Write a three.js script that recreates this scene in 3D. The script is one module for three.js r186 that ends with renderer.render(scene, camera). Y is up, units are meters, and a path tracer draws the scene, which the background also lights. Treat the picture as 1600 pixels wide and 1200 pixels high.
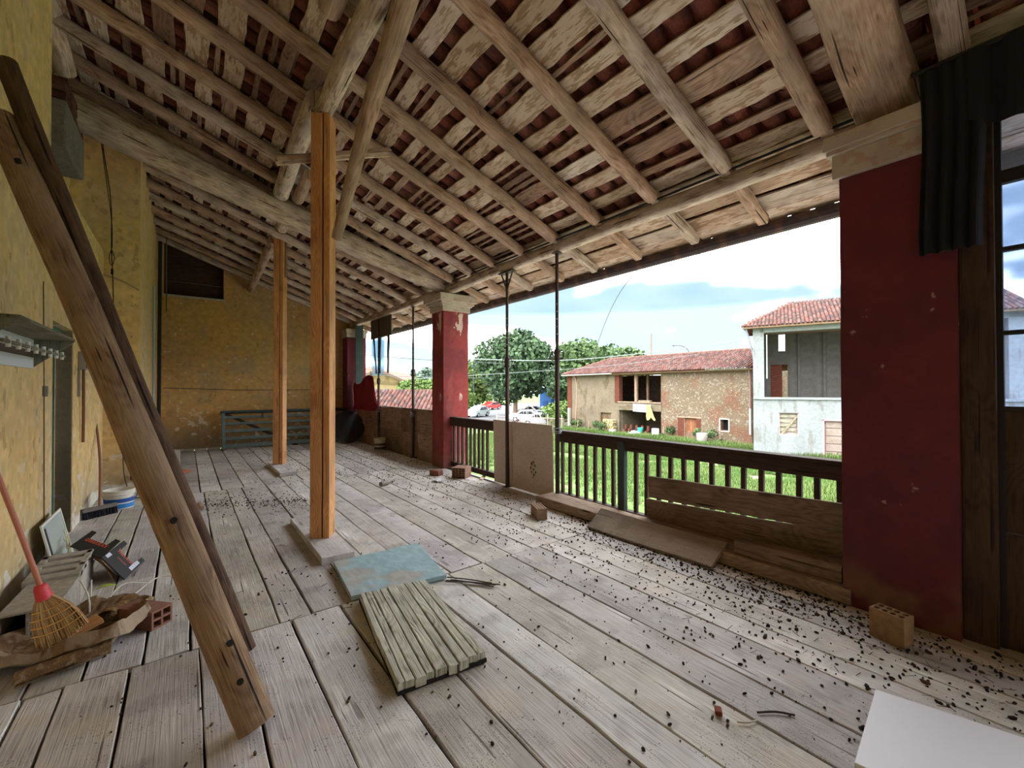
import * as THREE from 'three';
import { mergeGeometries } from 'three/addons/utils/BufferGeometryUtils.js';
import { RoundedBoxGeometry } from 'three/addons/geometries/RoundedBoxGeometry.js';

// ---------- camera, sky, exposure ----------
const scene = new THREE.Scene();
const renderer = new THREE.WebGLRenderer({ antialias: true });
renderer.toneMapping = THREE.LinearToneMapping;
renderer.toneMappingExposure = 1.72;
renderer.shadowMap.enabled = true;
const camera = new THREE.PerspectiveCamera(83.69, 4 / 3, 0.05, 400);
camera.position.set(0, 1.5, 0);
camera.setRotationFromMatrix(new THREE.Matrix4().set(
  0.795689, -0.004520, -0.605688, 0, -0.002158, 0.999945, -0.010298, 0, 0.605701, 0.009501, 0.795636, 0, 0, 0, 0, 1));
camera.updateMatrixWorld();

let seed = 7;
const rnd = (a = 0, b = 1) => { seed = (seed + 0x6D2B79F5) | 0; let t = Math.imul(seed ^ (seed >>> 15), 1 | seed); t = (t + Math.imul(t ^ (t >>> 7), 61 | t)) ^ t; return a + (b - a) * (((t ^ (t >>> 14)) >>> 0) / 4294967296); };
const pick = (a) => a[Math.floor(rnd() * a.length)];
const hash = (x, y, s) => { let h = Math.imul(x, 374761393) + Math.imul(y, 668265263) + Math.imul(s, 974634541); h = Math.imul(h ^ (h >>> 13), 1274126177); return ((h ^ (h >>> 16)) >>> 0) / 4294967296; };
const mod = (a, n) => ((a % n) + n) % n;
function vn(x, y, px, py, s) { // tileable value noise
  const xi = Math.floor(x), yi = Math.floor(y); let fx = x - xi, fy = y - yi; fx = fx * fx * (3 - 2 * fx); fy = fy * fy * (3 - 2 * fy);
  const x0 = mod(xi, px), x1 = mod(xi + 1, px), y0 = mod(yi, py), y1 = mod(yi + 1, py);
  const a = hash(x0, y0, s), b = hash(x1, y0, s), c = hash(x0, y1, s), d = hash(x1, y1, s);
  return a + (b - a) * fx + (c - a + (a - b - c + d) * fx) * fy;
}
function fbm(u, v, px, py, o, s) { let r = 0, a = 0.5, t = 0; for (let i = 0; i < o; i++) { r += a * vn(u * px, v * py, px, py, s + i); t += a; a *= 0.5; px *= 2; py *= 2; } return r / t; }
const sm = (a, b, x) => { x = Math.min(1, Math.max(0, (x - a) / (b - a))); return x * x * (3 - 2 * x); };
const mix = (a, b, t) => a + (b - a) * t;
const mix3 = (a, b, t) => [mix(a[0], b[0], t), mix(a[1], b[1], t), mix(a[2], b[2], t)];

{ // bright, broken overcast; the same cloud field all round
  const W = 1024, H = 512, d = new Float32Array(W * H * 4);
  for (let j = 0; j < H; j++) for (let i = 0; i < W; i++) {
    const el = ((j + 0.5) / H - 0.5) * Math.PI, az = (i + 0.5) / W * 2 * Math.PI, y = Math.sin(el), c = Math.cos(el);
    const k = 1 / (Math.max(y, 0) + 0.13), X = Math.cos(az) * c * k, Z = Math.sin(az) * c * k;
    const n = fbm((X + 40) / 80, (Z * 1.0 + 40) / 80, 96, 96, 5, 11), n2 = fbm((X + 40) / 80, (Z + 40) / 80, 220, 220, 3, 31);
    const cover = mix(0.51, 0.31, sm(0.17, 0.42, y)), t = sm(cover, cover + 0.13, n * 0.8 + n2 * 0.2);
    const gap = mix3([0.24, 0.38, 0.47], [0.40, 0.53, 0.60], n2), cl = mix3([3.3, 3.5, 3.6], [4.8, 4.85, 4.85], sm(0.4, 0.65, n));
    const col = mix3(gap, cl, t), haze = sm(0.10, 0.0, y) * 0.5, o = (j * W + i) * 4;
    for (let q = 0; q < 3; q++) d[o + q] = mix(col[q], [1.0, 1.12, 1.2][q], haze);
    d[o + 3] = 1;
  }
  const t = new THREE.DataTexture(d, W, H, THREE.RGBAFormat, THREE.FloatType);
  t.mapping = THREE.EquirectangularReflectionMapping; t.magFilter = THREE.LinearFilter; t.needsUpdate = true;
  scene.background = t; scene.environment = t;
  scene.backgroundIntensity = 1.2; scene.environmentIntensity = 1.2;
}

// ---------- textures and materials ----------
function tex(w, h, sx, sy, fn, bump = true) { // fn(u, v) -> [r, g, b (sRGB 0..255), height 0..1]; sx, sy metres per repeat
  const c = new Uint8Array(w * h * 4), b = bump ? new Uint8Array(w * h * 4) : null;
  for (let j = 0; j < h; j++) for (let i = 0; i < w; i++) {
    const r = fn((i + 0.5) / w, (j + 0.5) / h), o = (j * w + i) * 4;
    for (let q = 0; q < 3; q++) c[o + q] = Math.max(0, Math.min(255, r[q]));
    c[o + 3] = 255;
    if (b) { b[o] = b[o + 1] = b[o + 2] = Math.max(0, Math.min(255, r[3] * 255)); b[o + 3] = 255; }
  }
  const mk = (d, srgb) => { const t = new THREE.DataTexture(d, w, h); t.wrapS = t.wrapT = THREE.RepeatWrapping; t.magFilter = THREE.LinearFilter; t.minFilter = THREE.LinearMipmapLinearFilter; t.generateMipmaps = true; t.repeat.set(1 / sx, 1 / sy); if (srgb) t.colorSpace = THREE.SRGBColorSpace; t.needsUpdate = true; return t; };
  return { map: mk(c, true), bump: b ? mk(b, false) : null };
}
const mat = (t, rough = 0.9, bump = 0.002, color = 0xffffff, more = {}) => new THREE.MeshStandardMaterial({ map: t?.map ?? null, bumpMap: t?.bump ?? null, bumpScale: bump, roughness: rough, color, side: THREE.DoubleSide, ...more });
const flat = (color, rough = 0.8, more = {}) => new THREE.MeshStandardMaterial({ color, roughness: rough, side: THREE.DoubleSide, ...more });
const wood = (base, dark, light, s, rings, streak, blot, ringK = 0.3, crackK = 0.55) => (u, v) => {
  const w = fbm(u, v, 4, 3, 3, s), k = fbm(u, v, 3, 5, 3, s + 90);
  const ring = 0.5 + 0.5 * Math.sin((u * rings + w * 9) * 6.283);
  const st = vn(u * 190, v * 9, 190, 9, s + 5) * 0.6 + vn(u * 400, v * 24, 400, 24, s + 6) * 0.4;
  const bl = fbm(u, v, 5, 9, 4, s + 40);
  let t = ring * ringK + (0.3 - ringK) * 0.5 + st * streak + (bl - 0.5) * blot;
  let c = mix3(dark, base, sm(0.05, 0.5, t)); c = mix3(c, light, sm(0.5, 1.0, t));
  const g = 0.85 + 0.3 * k; const crack = sm(0.14, 0.06, vn(u * 60, v * 3, 60, 3, s + 8)) * sm(0.5, 0.6, vn(u * 9, v * 5, 9, 5, s + 9));
  return [c[0] * g * (1 - crack * crackK), c[1] * g * (1 - crack * crackK * 1.08), c[2] * g * (1 - crack * crackK * 1.08), 0.35 + 0.35 * st + 0.67 * ringK * ring - crack * 0.5];
};
const tFloor = tex(1024, 2048, 1, 2, (u, v) => {
  const c = wood([204, 201, 198], [164, 158, 154], [226, 224, 222], 3, 16, 0.78, 0.7, 0.1)(u, v);
  const d = sm(0.42, 0.66, fbm(u, v, 4, 8, 5, 77)), w = sm(0.56, 0.7, fbm(u, v, 6, 9, 4, 71)), o = sm(0.6, 0.72, fbm(u, v, 3, 7, 4, 73));
  let q = mix3(c, [212, 211, 214], d * 0.45); q = mix3(q, [166, 160, 158], w * 0.4); q = mix3(q, [208, 192, 174], o * 0.35);
  const sp = sm(0.83, 0.9, vn(u * 220, v * 440, 220, 440, 8)) * sm(0.45, 0.6, fbm(u, v, 8, 16, 3, 9)); q = mix3(q, [80, 66, 56], sp * 0.7);
  return [q[0], q[1], q[2], c[3]];
});
const tLog = tex(512, 1024, 0.5, 1.6, (u, v) => { const c = wood([182, 160, 140], [112, 92, 78], [214, 198, 180], 21, 5, 0.85, 1.1, 0.25, 0.8)(u, v); const g = sm(0.45, 0.65, fbm(u, v, 3, 4, 4, 33)); const q = mix3(c, [188, 178, 168], g * 0.4); return [q[0], q[1], q[2], c[3]]; });
const tPine = tex(512, 1024, 0.4, 1.6, (u, v) => { const c = wood([208, 150, 96], [176, 114, 66], [226, 180, 130], 61, 7, 0.6, 0.4)(u, v); return c; });
const tWhite = tex(1024, 1024, 0.8, 1.6, (u, v) => {
  const c = wood([210, 198, 184], [150, 130, 112], [230, 222, 210], 41, 8, 0.75, 0.7, 0.2, 0.75)(u, v), n = fbm(u, v, 16, 12, 5, 51) * 0.5 + fbm(u, v, 70, 24, 3, 53) * 0.5;
  const p = sm(0.40, 0.52, n); let q = mix3([172, 146, 118], c, 0.35); q = mix3(q, mix3([230, 222, 208], c, 0.25), p);
  const st = sm(0.55, 0.7, fbm(u, v, 4, 5, 4, 57)); q = mix3(q, [182, 162, 138], st * 0.35);
  return [q[0], q[1], q[2], 0.3 + p * 0.45 + 0.2 * c[3]];
});
const tBrown = tex(512, 1024, 0.6, 1.6, wood([176, 151, 130], [130, 106, 90], [200, 178, 158], 81, 7, 0.7, 0.6));
const tGreyWood = tex(512, 1024, 0.6, 1.6, wood([184, 182, 166], [124, 120, 106], [206, 206, 192], 101, 8, 0.8, 0.6));
const plaster = (A, B, C, s, peelTop) => (u, v) => {
  const n = fbm(u, v, 5, 5, 5, s), m = fbm(u, v, 18, 14, 4, s + 7), f = fbm(u, v, 90, 90, 3, s + 13), run = vn(u * 40, v * 3, 40, 3, s + 17) * sm(0.4, 0.62, fbm(u, v, 6, 3, 3, s + 19));
  let c = mix3(A, B, sm(0.35, 0.68, n)); c = mix3(c, C, sm(0.5, 0.72, m) * 0.5); c = mix3(c, C, run * 0.35);
  const y = v * 6, e = peelTop * (0.4 + 1.6 * fbm(u, v, 14, 14, 4, s + 23));
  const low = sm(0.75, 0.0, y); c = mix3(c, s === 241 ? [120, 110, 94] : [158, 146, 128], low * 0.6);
  const chip = Math.max(sm(0.69, 0.72, fbm(u, v, 40, 46, 4, s + 29)) * sm(1.6, 0.2, y) * 0.9, sm(e + 0.02, e - 0.02, y) * (y < 3 ? 1 : 0), sm(0.80, 0.82, fbm(u, v, 60, 60, 3, s + 31)) * 0.6);
  c = mix3(c, [214, 208, 196], Math.min(1, chip));
  const dk = sm(0.70, 0.78, fbm(u, v, 70, 50, 3, s + 37)); c = mix3(c, [130, 98, 62], dk * 0.3);
  const g = 0.9 + 0.2 * f; return [c[0] * g, c[1] * g, c[2] * g, 0.5 + 0.25 * m + 0.2 * f - chip * 0.3];
};
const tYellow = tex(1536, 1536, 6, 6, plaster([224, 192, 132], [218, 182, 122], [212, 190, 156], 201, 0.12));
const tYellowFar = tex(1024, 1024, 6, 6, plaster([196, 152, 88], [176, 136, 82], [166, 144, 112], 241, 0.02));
const tRed = tex(1024, 1024, 3.2, 3.2, (u, v) => {
  const n = fbm(u, v, 8, 8, 4, 301), f = fbm(u, v, 60, 60, 3, 305); let c = mix3([146, 52, 50], [122, 42, 44], sm(0.3, 0.7, n)); c = mix3(c, [160, 84, 78], sm(0.5, 0.75, fbm(u, v, 20, 6, 4, 309)) * 0.45);
  const chip = sm(0.675, 0.695, fbm(u, v, 16, 9, 5, 311)); c = mix3(c, [204, 178, 164], chip * sm(0.36, 0.44, v));
  const base = sm(0.12, 0.0, v) * 0.5; c = mix3(c, [128, 108, 92], base); const g = 0.9 + 0.2 * f; return [c[0] * g, c[1] * g, c[2] * g, 0.55 + 0.2 * f - 0.35 * chip];
});
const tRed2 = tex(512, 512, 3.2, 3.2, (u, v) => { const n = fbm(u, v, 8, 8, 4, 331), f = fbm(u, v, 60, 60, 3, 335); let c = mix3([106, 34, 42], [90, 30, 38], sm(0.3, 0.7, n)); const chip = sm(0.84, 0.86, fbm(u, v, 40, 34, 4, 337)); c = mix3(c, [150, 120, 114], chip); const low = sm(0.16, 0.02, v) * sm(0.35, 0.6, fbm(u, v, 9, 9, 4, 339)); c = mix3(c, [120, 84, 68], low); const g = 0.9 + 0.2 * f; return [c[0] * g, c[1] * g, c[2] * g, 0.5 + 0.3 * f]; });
const tStoneCap = tex(512, 512, 1, 1, (u, v) => { const n = fbm(u, v, 8, 8, 5, 351), p = sm(0.6, 0.68, fbm(u, v, 12, 12, 4, 353)); let c = mix3([200, 188, 174], [168, 156, 142], n); c = mix3(c, [170, 116, 100], p * 0.35); return [c[0], c[1], c[2], n]; });
const tTerra = tex(512, 512, 0.8, 0.8, (u, v) => { const n = fbm(u, v, 6, 6, 5, 401), f = fbm(u, v, 50, 50, 3, 405); let c = mix3([146, 92, 76], [108, 70, 60], sm(0.3, 0.7, n)); c = mix3(c, [120, 108, 96], sm(0.55, 0.75, fbm(u, v, 9, 9, 4, 409)) * 0.5); const g = 0.85 + 0.3 * f; return [c[0] * g, c[1] * g, c[2] * g, f]; });
const tConc = tex(512, 512, 1.5, 1.5, (u, v) => { const n = fbm(u, v, 6, 6, 5, 421), f = fbm(u, v, 60, 60, 3, 425); const c = mix3([188, 182, 172], [150, 143, 134], n); const g = 0.88 + 0.24 * f; return [c[0] * g, c[1] * g, c[2] * g, n * 0.5 + f * 0.5]; });
const tBlue = tex(512, 512, 0.9, 0.9, (u, v) => { const n = fbm(u, v, 5, 5, 5, 441), f = fbm(u, v, 24, 12, 4, 445); let c = mix3([138, 172, 184], [168, 190, 196], n); c = mix3(c, [176, 158, 146], sm(0.46, 0.66, fbm(u, v, 3, 3, 4, 449)) * 0.65); const g = 0.9 + 0.2 * f; return [c[0] * g, c[1] * g, c[2] * g, f]; });
const tGateBlue = tex(512, 512, 0.9, 0.9, (u, v) => { const n = fbm(u, v, 5, 9, 5, 461); const c = mix3([112, 128, 124], [84, 98, 98], n); return [c[0], c[1], c[2], n]; });
const tMetal = tex(256, 512, 0.4, 0.8, (u, v) => { const n = fbm(u, v, 5, 5, 5, 481); const c = mix3([62, 50, 50], [94, 70, 60], sm(0.45, 0.7, n)); return [c[0], c[1], c[2], n]; });
const M = {
  plank: [0xffffff, 0xf4efec, 0xe4e0e0, 0xfaf6fa, 0xeeeae2, 0xdcd8d8].map((c) => mat(tFloor, 0.82, 0.004, c)),
  white: [0xffffff, 0xf0e4da, 0xe2d4c8, 0xfaf2ee, 0xd4c2b2].map((c) => mat(tWhite, 0.95, 0.004, c)),
  brown: [0xece6e4, 0xd4c8c0, 0xb8aca6].map((c) => mat(tBrown, 0.95, 0.004, c)),
  log: [0xffffff, 0xf0e0d4, 0xdeccc0].map((c) => mat(tLog, 0.9, 0.006, c)),
  pine: mat(tPine, 0.7, 0.001), grey: mat(tGreyWood, 0.9, 0.006), greyDark: mat(tBrown, 0.9, 0.004, 0xb8aca4),
  yellow: mat(tYellow, 0.95, 0.006), yellowFar: mat(tYellowFar, 0.95, 0.006), red: mat(tRed, 0.8, 0.004), red2: mat(tRed2, 0.8, 0.003), cap: mat(tStoneCap, 0.95, 0.006),
  tile: [0xffffff, 0xe6c8bc, 0xc8a89c, 0xb49c90].map((c) => mat(tTerra, 0.95, 0.003, c)), conc: mat(tConc, 0.95, 0.005), blue: mat(tBlue, 0.8, 0.002), gate: mat(tGateBlue, 0.7, 0.002), metal: mat(tMetal, 0.6, 0.001, 0xffffff, { metalness: 0.4 }),
  dark: flat(0x1c1816, 0.95), soil: flat(0x3a2c22, 1), black: flat(0x131318, 0.9),
};

// ---------- geometry helpers (uv in metres) ----------
const V = (x, y, z) => new THREE.Vector3(x, y, z);
const flatG = (g) => { g = g.index ? g.toNonIndexed() : g; g.clearGroups(); for (const k of Object.keys(g.attributes)) if (!['position', 'normal', 'uv'].includes(k)) g.deleteAttribute(k); return g; };
function uvBox(g, grain = 1, ou = rnd(0, 9), ov = rnd(0, 9)) { // box-projected uv, grain along the axis given
  g = flatG(g); const p = g.attributes.position, n = g.attributes.normal, uv = new Float32Array(p.count * 2);
  for (let i = 0; i < p.count; i += 3) {
    const a = [0, 0, 0]; for (let k = 0; k < 3; k++) { a[0] += n.getX(i + k); a[1] += n.getY(i + k); a[2] += n.getZ(i + k); }
    const m = a.map(Math.abs), ax = m[0] > m[1] && m[0] > m[2] ? 0 : m[1] > m[2] ? 1 : 2, o = [0, 1, 2].filter((q) => q !== ax);
    const [bu, bv] = o[0] === grain ? [o[1], o[0]] : [o[0], o[1]];
    for (let k = 0; k < 3; k++) { const c = [p.getX(i + k), p.getY(i + k), p.getZ(i + k)]; uv[(i + k) * 2] = c[bu] + ou; uv[(i + k) * 2 + 1] = c[bv] + ov; }
  }
  g.setAttribute('uv', new THREE.BufferAttribute(uv, 2)); return g;
}
const longest = (a) => a.indexOf(Math.max(...a));
function bx(w, h, d, x = 0, y = 0, z = 0, r = 0.004, o = {}) { // box centred at x, y, z with chamfered edges
  const g = r > 0 ? new RoundedBoxGeometry(w, h, d, 1, Math.min(r, w / 2.1, h / 2.1, d / 2.1)) : new THREE.BoxGeometry(w, h, d);
  const q = uvBox(g, o.grain ?? longest([w, h, d]), o.ou ?? rnd(0, 9), o.ov ?? rnd(0, 9));
  if (o.rx) q.rotateX(o.rx); if (o.rz) q.rotateZ(o.rz); if (o.ry) q.rotateY(o.ry);
  return q.translate(x, y, z);
}
const bb = (x0, x1, y0, y1, z0, z1, r = 0.004, o = {}) => bx(x1 - x0, y1 - y0, z1 - z0, (x0 + x1) / 2, (y0 + y1) / 2, (z0 + z1) / 2, r, o);
const wallBox = (x0, x1, y0, y1, z0, z1) => { const g = flatG(new THREE.BoxGeometry(x1 - x0, y1 - y0, z1 - z0)); g.translate((x0 + x1) / 2, (y0 + y1) / 2, (z0 + z1) / 2); return uvBox(g, 1, 0, 0); };
function plankG(L, w, th, o = {}) { // a sawn board along z, wavy edges, chamfered top and bottom edges; centred
  const { seg = 6, jit = 0.006, ch = Math.min(0.004, th / 3), bow = 0, ends = 0.01 } = o, R = [], ou = rnd(0, 9), ov = rnd(0, 9);
  let a = rnd(-jit, jit), b = rnd(-jit, jit);
  const e = [rnd(-ends, ends), rnd(-ends, ends), rnd(-ends, ends), rnd(-ends, ends)];
  for (let i = 0; i <= seg; i++) {
    const t = i / seg, z = (t - 0.5) * L; a = a * 0.6 + rnd(-jit, jit); b = b * 0.6 + rnd(-jit, jit);
    const y = bow * (1 - 4 * (t - 0.5) ** 2), zl = z + (i === 0 ? e[0] : i === seg ? e[1] : 0), zr = z + (i === 0 ? e[2] : i === seg ? e[3] : 0), l = -w / 2 + a, r = w / 2 + b, h = th / 2;
    R.push([[l, y - h + ch, zl], [l, y + h - ch, zl], [l + ch, y + h, zl], [r - ch, y + h, zr], [r, y + h - ch, zr], [r, y - h + ch, zr], [r - ch, y - h, zr], [l + ch, y - h, zl]]);
  }
  const P = [], U = [], n = 8;
  const put = (...q) => q.forEach(([v, u]) => { P.push(...v); U.push(...u); });
  const uvOf = (v, k) => [[ou + v[0] + (k === 1 || k === 4 ? v[1] : 0), ov + v[2]]];
  for (let i = 0; i < seg; i++) for (let k = 0; k < n; k++) {
    const A = R[i][k], B = R[i][(k + 1) % n], C = R[i + 1][(k + 1) % n], D = R[i + 1][k], f = (v) => [v, [ou + v[0] - v[1], ov + v[2]]];
    put(f(A), f(D), f(C), f(A), f(C), f(B));
  }
  for (const [q, s] of [[R[0], 1], [R[seg], -1]]) for (let k = 1; k < n - 1; k++) { const f = (v) => [v, [ou + v[0], ov + v[1]]]; s > 0 ? put(f(q[0]), f(q[k]), f(q[k + 1])) : put(f(q[0]), f(q[k + 1]), f(q[k])); }
  const g = new THREE.BufferGeometry(); g.setAttribute('position', new THREE.Float32BufferAttribute(P, 3)); g.setAttribute('uv', new THREE.Float32BufferAttribute(U, 2)); g.computeVertexNormals(); return g;
}
function tube(fn, nt, ns, len, r, caps = true, ou = rnd(0, 9), ov = rnd(0, 9)) { // fn(t, angle) -> Vector3; smooth skin with end caps
  const P = [], N = [], U = [], I = [], e = 1e-3;
  for (let i = 0; i <= nt; i++) for (let k = 0; k <= ns; k++) {
    const t = i / nt, a = k / ns * 6.28319, p = fn(t, a), n = fn(t, a + 0.02).sub(fn(t, a - 0.02)).cross(fn(Math.min(1, t + e), a).sub(fn(Math.max(0, t - e), a))).normalize();
    P.push(p.x, p.y, p.z); N.push(n.x, n.y, n.z); U.push(ou + k / ns * 6.28 * r, ov + t * len);
  }
  for (let i = 0; i < nt; i++) for (let k = 0; k < ns; k++) { const a = i * (ns + 1) + k, b = a + 1, c = a + ns + 1, d = c + 1; I.push(a, b, d, a, d, c); }
  let g = new THREE.BufferGeometry(); g.setAttribute('position', new THREE.Float32BufferAttribute(P, 3)); g.setAttribute('normal', new THREE.Float32BufferAttribute(N, 3)); g.setAttribute('uv', new THREE.Float32BufferAttribute(U, 2)); g.setIndex(I); g = g.toNonIndexed();
  if (!caps) return g;
  const cp = [], cu = [];
  for (const [t, s] of [[0, 1], [1, -1]]) {
    const c = V(0, 0, 0), q = []; for (let k = 0; k < ns; k++) { const v = fn(t, k / ns * 6.28319); q.push(v); c.add(v); } c.divideScalar(ns);
    for (let k = 0; k < ns; k++) { const tri = s > 0 ? [c, q[(k + 1) % ns], q[k]] : [c, q[k], q[(k + 1) % ns]]; for (const v of tri) { cp.push(v.x, v.y, v.z); cu.push((v.x - c.x) * 3 + (v.z - c.z) * 2, (v.y - c.y) * 0.3 + 0.4); } }
  }
  const h = new THREE.BufferGeometry(); h.setAttribute('position', new THREE.Float32BufferAttribute(cp, 3)); h.setAttribute('uv', new THREE.Float32BufferAttribute(cu, 2)); h.computeVertexNormals();
  return mergeGeometries([g, h]);
}
function path(pts) { const c = new THREE.CatmullRomCurve3(pts.map((p) => (p.isVector3 ? p : V(...p)))); return c; }
function logG(pts, r0, r1, o = {}) { // a peeled, slightly crooked trunk
  const c = path(pts), len = c.getLength(), { nt = Math.max(6, Math.round(len * 5)), ns = 12, wob = 0.06, bend = 0.012, sq = 0 } = o, s = Math.floor(rnd(0, 9999));
  const d = pts.length === 2 ? c.getTangent(0.5) : null, up = Math.abs(c.getTangent(0.5).y) > 0.9 ? V(1, 0, 0) : V(0, 1, 0);
  return tube((t, a) => {
    const p = c.getPoint(t), T = d ?? c.getTangent(Math.min(0.999, Math.max(0.001, t))), n = up.clone().cross(T).normalize(), b = T.clone().cross(n);
    let r = mix(r0, r1, t) * (1 + wob * (vn(t * len * 2.2 + 50, a / 6.28319 * 5, 1000, 5, s) - 0.5) * 2 + wob * 0.5 * (vn(t * len * 9 + 50, a / 6.28319 * 9, 1000, 9, s + 1) - 0.5));
    if (sq) r *= 1 + sq * (Math.cos(4 * a) * -0.5);
    const bx0 = bend * (vn(t * len * 0.9, 0, 1000, 9, s + 2) - 0.5) * 2, by0 = bend * (vn(t * len * 0.9, 3, 1000, 9, s + 3) - 0.5) * 2;
    return p.clone().addScaledVector(n, Math.cos(a) * r + bx0).addScaledVector(b, Math.sin(a) * r + by0);
  }, nt, ns, len, (r0 + r1) / 2);
}
function rodG(pts, r, o = {}) { const c = path(pts), { nt = Math.max(2, (pts.length - 1) * 6), ns = 6 } = o; const g = new THREE.TubeGeometry(c, pts.length === 2 ? 1 : nt, r, ns, false); const q = flatG(g); const uv = q.attributes.uv, L = c.getLength(); for (let i = 0; i < uv.count; i++) uv.setXY(i, uv.getY(i) * 6.28 * r, uv.getX(i) * L);
  const caps = [0, 1].map((t) => { const d = new THREE.CircleGeometry(r, ns); d.lookAt(c.getTangent(t).multiplyScalar(t ? 1 : -1)); d.translate(...c.getPoint(t).toArray()); return flatG(d); }); return mergeGeometries([q, ...caps]); }
function cyl(r0, r1, h, x, y, z, ns = 16) { return flatG(new THREE.CylinderGeometry(r1, r0, h, ns)).translate(x, y + h / 2, z); }
function latheG(prof, ns = 24) { return flatG(new THREE.LatheGeometry(prof.map(([r, y]) => new THREE.Vector2(r, y)), ns)); }
function surf(nu, nv, fn, su = 1, sv = 1) { // open sheet, fn(u, v) -> [x, y, z]
  const P = [], U = [], I = []; for (let j = 0; j <= nv; j++) for (let i = 0; i <= nu; i++) { P.push(...fn(i / nu, j / nv)); U.push(i / nu * su, j / nv * sv); }
  for (let j = 0; j < nv; j++) for (let i = 0; i < nu; i++) { const a = j * (nu + 1) + i; I.push(a, a + 1, a + nu + 2, a, a + nu + 2, a + nu + 1); }
  const g = new THREE.BufferGeometry(); g.setAttribute('position', new THREE.Float32BufferAttribute(P, 3)); g.setAttribute('uv', new THREE.Float32BufferAttribute(U, 2)); g.setIndex(I); g.computeVertexNormals(); return flatG(g);
}
function thick(nu, nv, fn, th, su = 1, sv = 1) { // sheet with thickness along its normals
  const a = surf(nu, nv, fn, su, sv), g = new THREE.BufferGeometry();
  const P = [], I = [], U = []; const q = []; const e = 1e-3;
  for (let j = 0; j <= nv; j++) for (let i = 0; i <= nu; i++) { const u = i / nu, v = j / nv, p = V(...fn(u, v)), n = V(...fn(Math.min(1, u + e), v)).sub(V(...fn(Math.max(0, u - e), v))).cross(V(...fn(u, Math.min(1, v + e))).sub(V(...fn(u, Math.max(0, v - e))))).normalize().multiplyScalar(th); q.push(p.clone().sub(n)); P.push(p.x, p.y, p.z); U.push(u * su, v * sv); }
  const m = P.length / 3; q.forEach((p, k) => { P.push(p.x, p.y, p.z); U.push(U[k * 2], U[k * 2 + 1]); });
  const quad = (A, B, C, D) => I.push(A, B, C, A, C, D);
  for (let j = 0; j < nv; j++) for (let i = 0; i < nu; i++) { const k = j * (nu + 1) + i; quad(k, k + 1, k + nu + 2, k + nu + 1); quad(m + k, m + k + nu + 1, m + k + nu + 2, m + k + 1); }
  for (let i = 0; i < nu; i++) { quad(i, m + i, m + i + 1, i + 1); const k = nv * (nu + 1) + i; quad(k, k + 1, m + k + 1, m + k); }
  for (let j = 0; j < nv; j++) { const k = j * (nu + 1), l = k + nu + 1; quad(k, l, m + l, m + k); quad(k + nu, m + k + nu, m + l + nu, l + nu); }
  g.setAttribute('position', new THREE.Float32BufferAttribute(P, 3)); g.setAttribute('uv', new THREE.Float32BufferAttribute(U, 2)); g.setIndex(I); const h = g.toNonIndexed(); h.computeVertexNormals(); return h;
}
const merge = (l) => mergeGeometries([].concat(l).map(flatG));
function extr(shape, depth, bevel = 0.003) { const g = new THREE.ExtrudeGeometry(shape, { depth, bevelEnabled: bevel > 0, bevelSize: bevel, bevelThickness: bevel, bevelSegments: 1, curveSegments: 10 }); return uvBox(g, 1, 0, 0); }
const poly = (pts) => new THREE.Shape(pts.map(([x, y]) => new THREE.Vector2(x, y)));

// ---------- naming ----------
const used = {};
const numbered = (n) => { const k = used[n] = (used[n] ?? -1) + 1; return k ? n + '_' + String(k).padStart(3, '0') : n; };
function tag(o, label, category, group) { o.userData.label = label; o.userData.category = category; if (group) o.userData.group = group; return o; }
function obj(name, geos, m, parent = scene) { const o = new THREE.Mesh(Array.isArray(geos) ? merge(geos) : geos, m); o.castShadow = o.receiveShadow = true; o.name = parent === scene ? numbered(name) : part(parent, name); parent.add(o); return o; }
function part(parent, n) { const c = parent.userData.names ??= {}; Object.defineProperty(parent.userData, 'names', { enumerable: false }); const k = c[n] = (c[n] ?? -1) + 1; return k ? n + '_' + String(k).padStart(3, '0') : n; }
function thing(name, label, category, p = [0, 0, 0], turn = 0, group) { const g = new THREE.Group(); g.name = numbered(name); g.position.set(...p); g.rotation.y = turn; tag(g, label, category, group); scene.add(g); return g; }
function struct(name, p = [0, 0, 0]) { const g = new THREE.Group(); g.name = name; g.position.set(...p); g.userData.kind = 'structure'; scene.add(g); return g; }
function structMesh(name, geos, m) { const o = obj(name, geos, m); o.userData.kind = 'structure'; return o; }
function single(name, geos, m, label, category, group) { return tag(obj(name, geos, m), label, category, group); }
// rebase: a thing whose parts were given in world metres gets its origin at p
function at(name, label, category, p, group) { const t = thing(name, label, category, p, 0, group); t.w = (n, geos, m, par = t) => obj(n, merge([].concat(geos)).translate(-p[0], -p[1], -p[2]), m, par); return t; }
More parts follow.
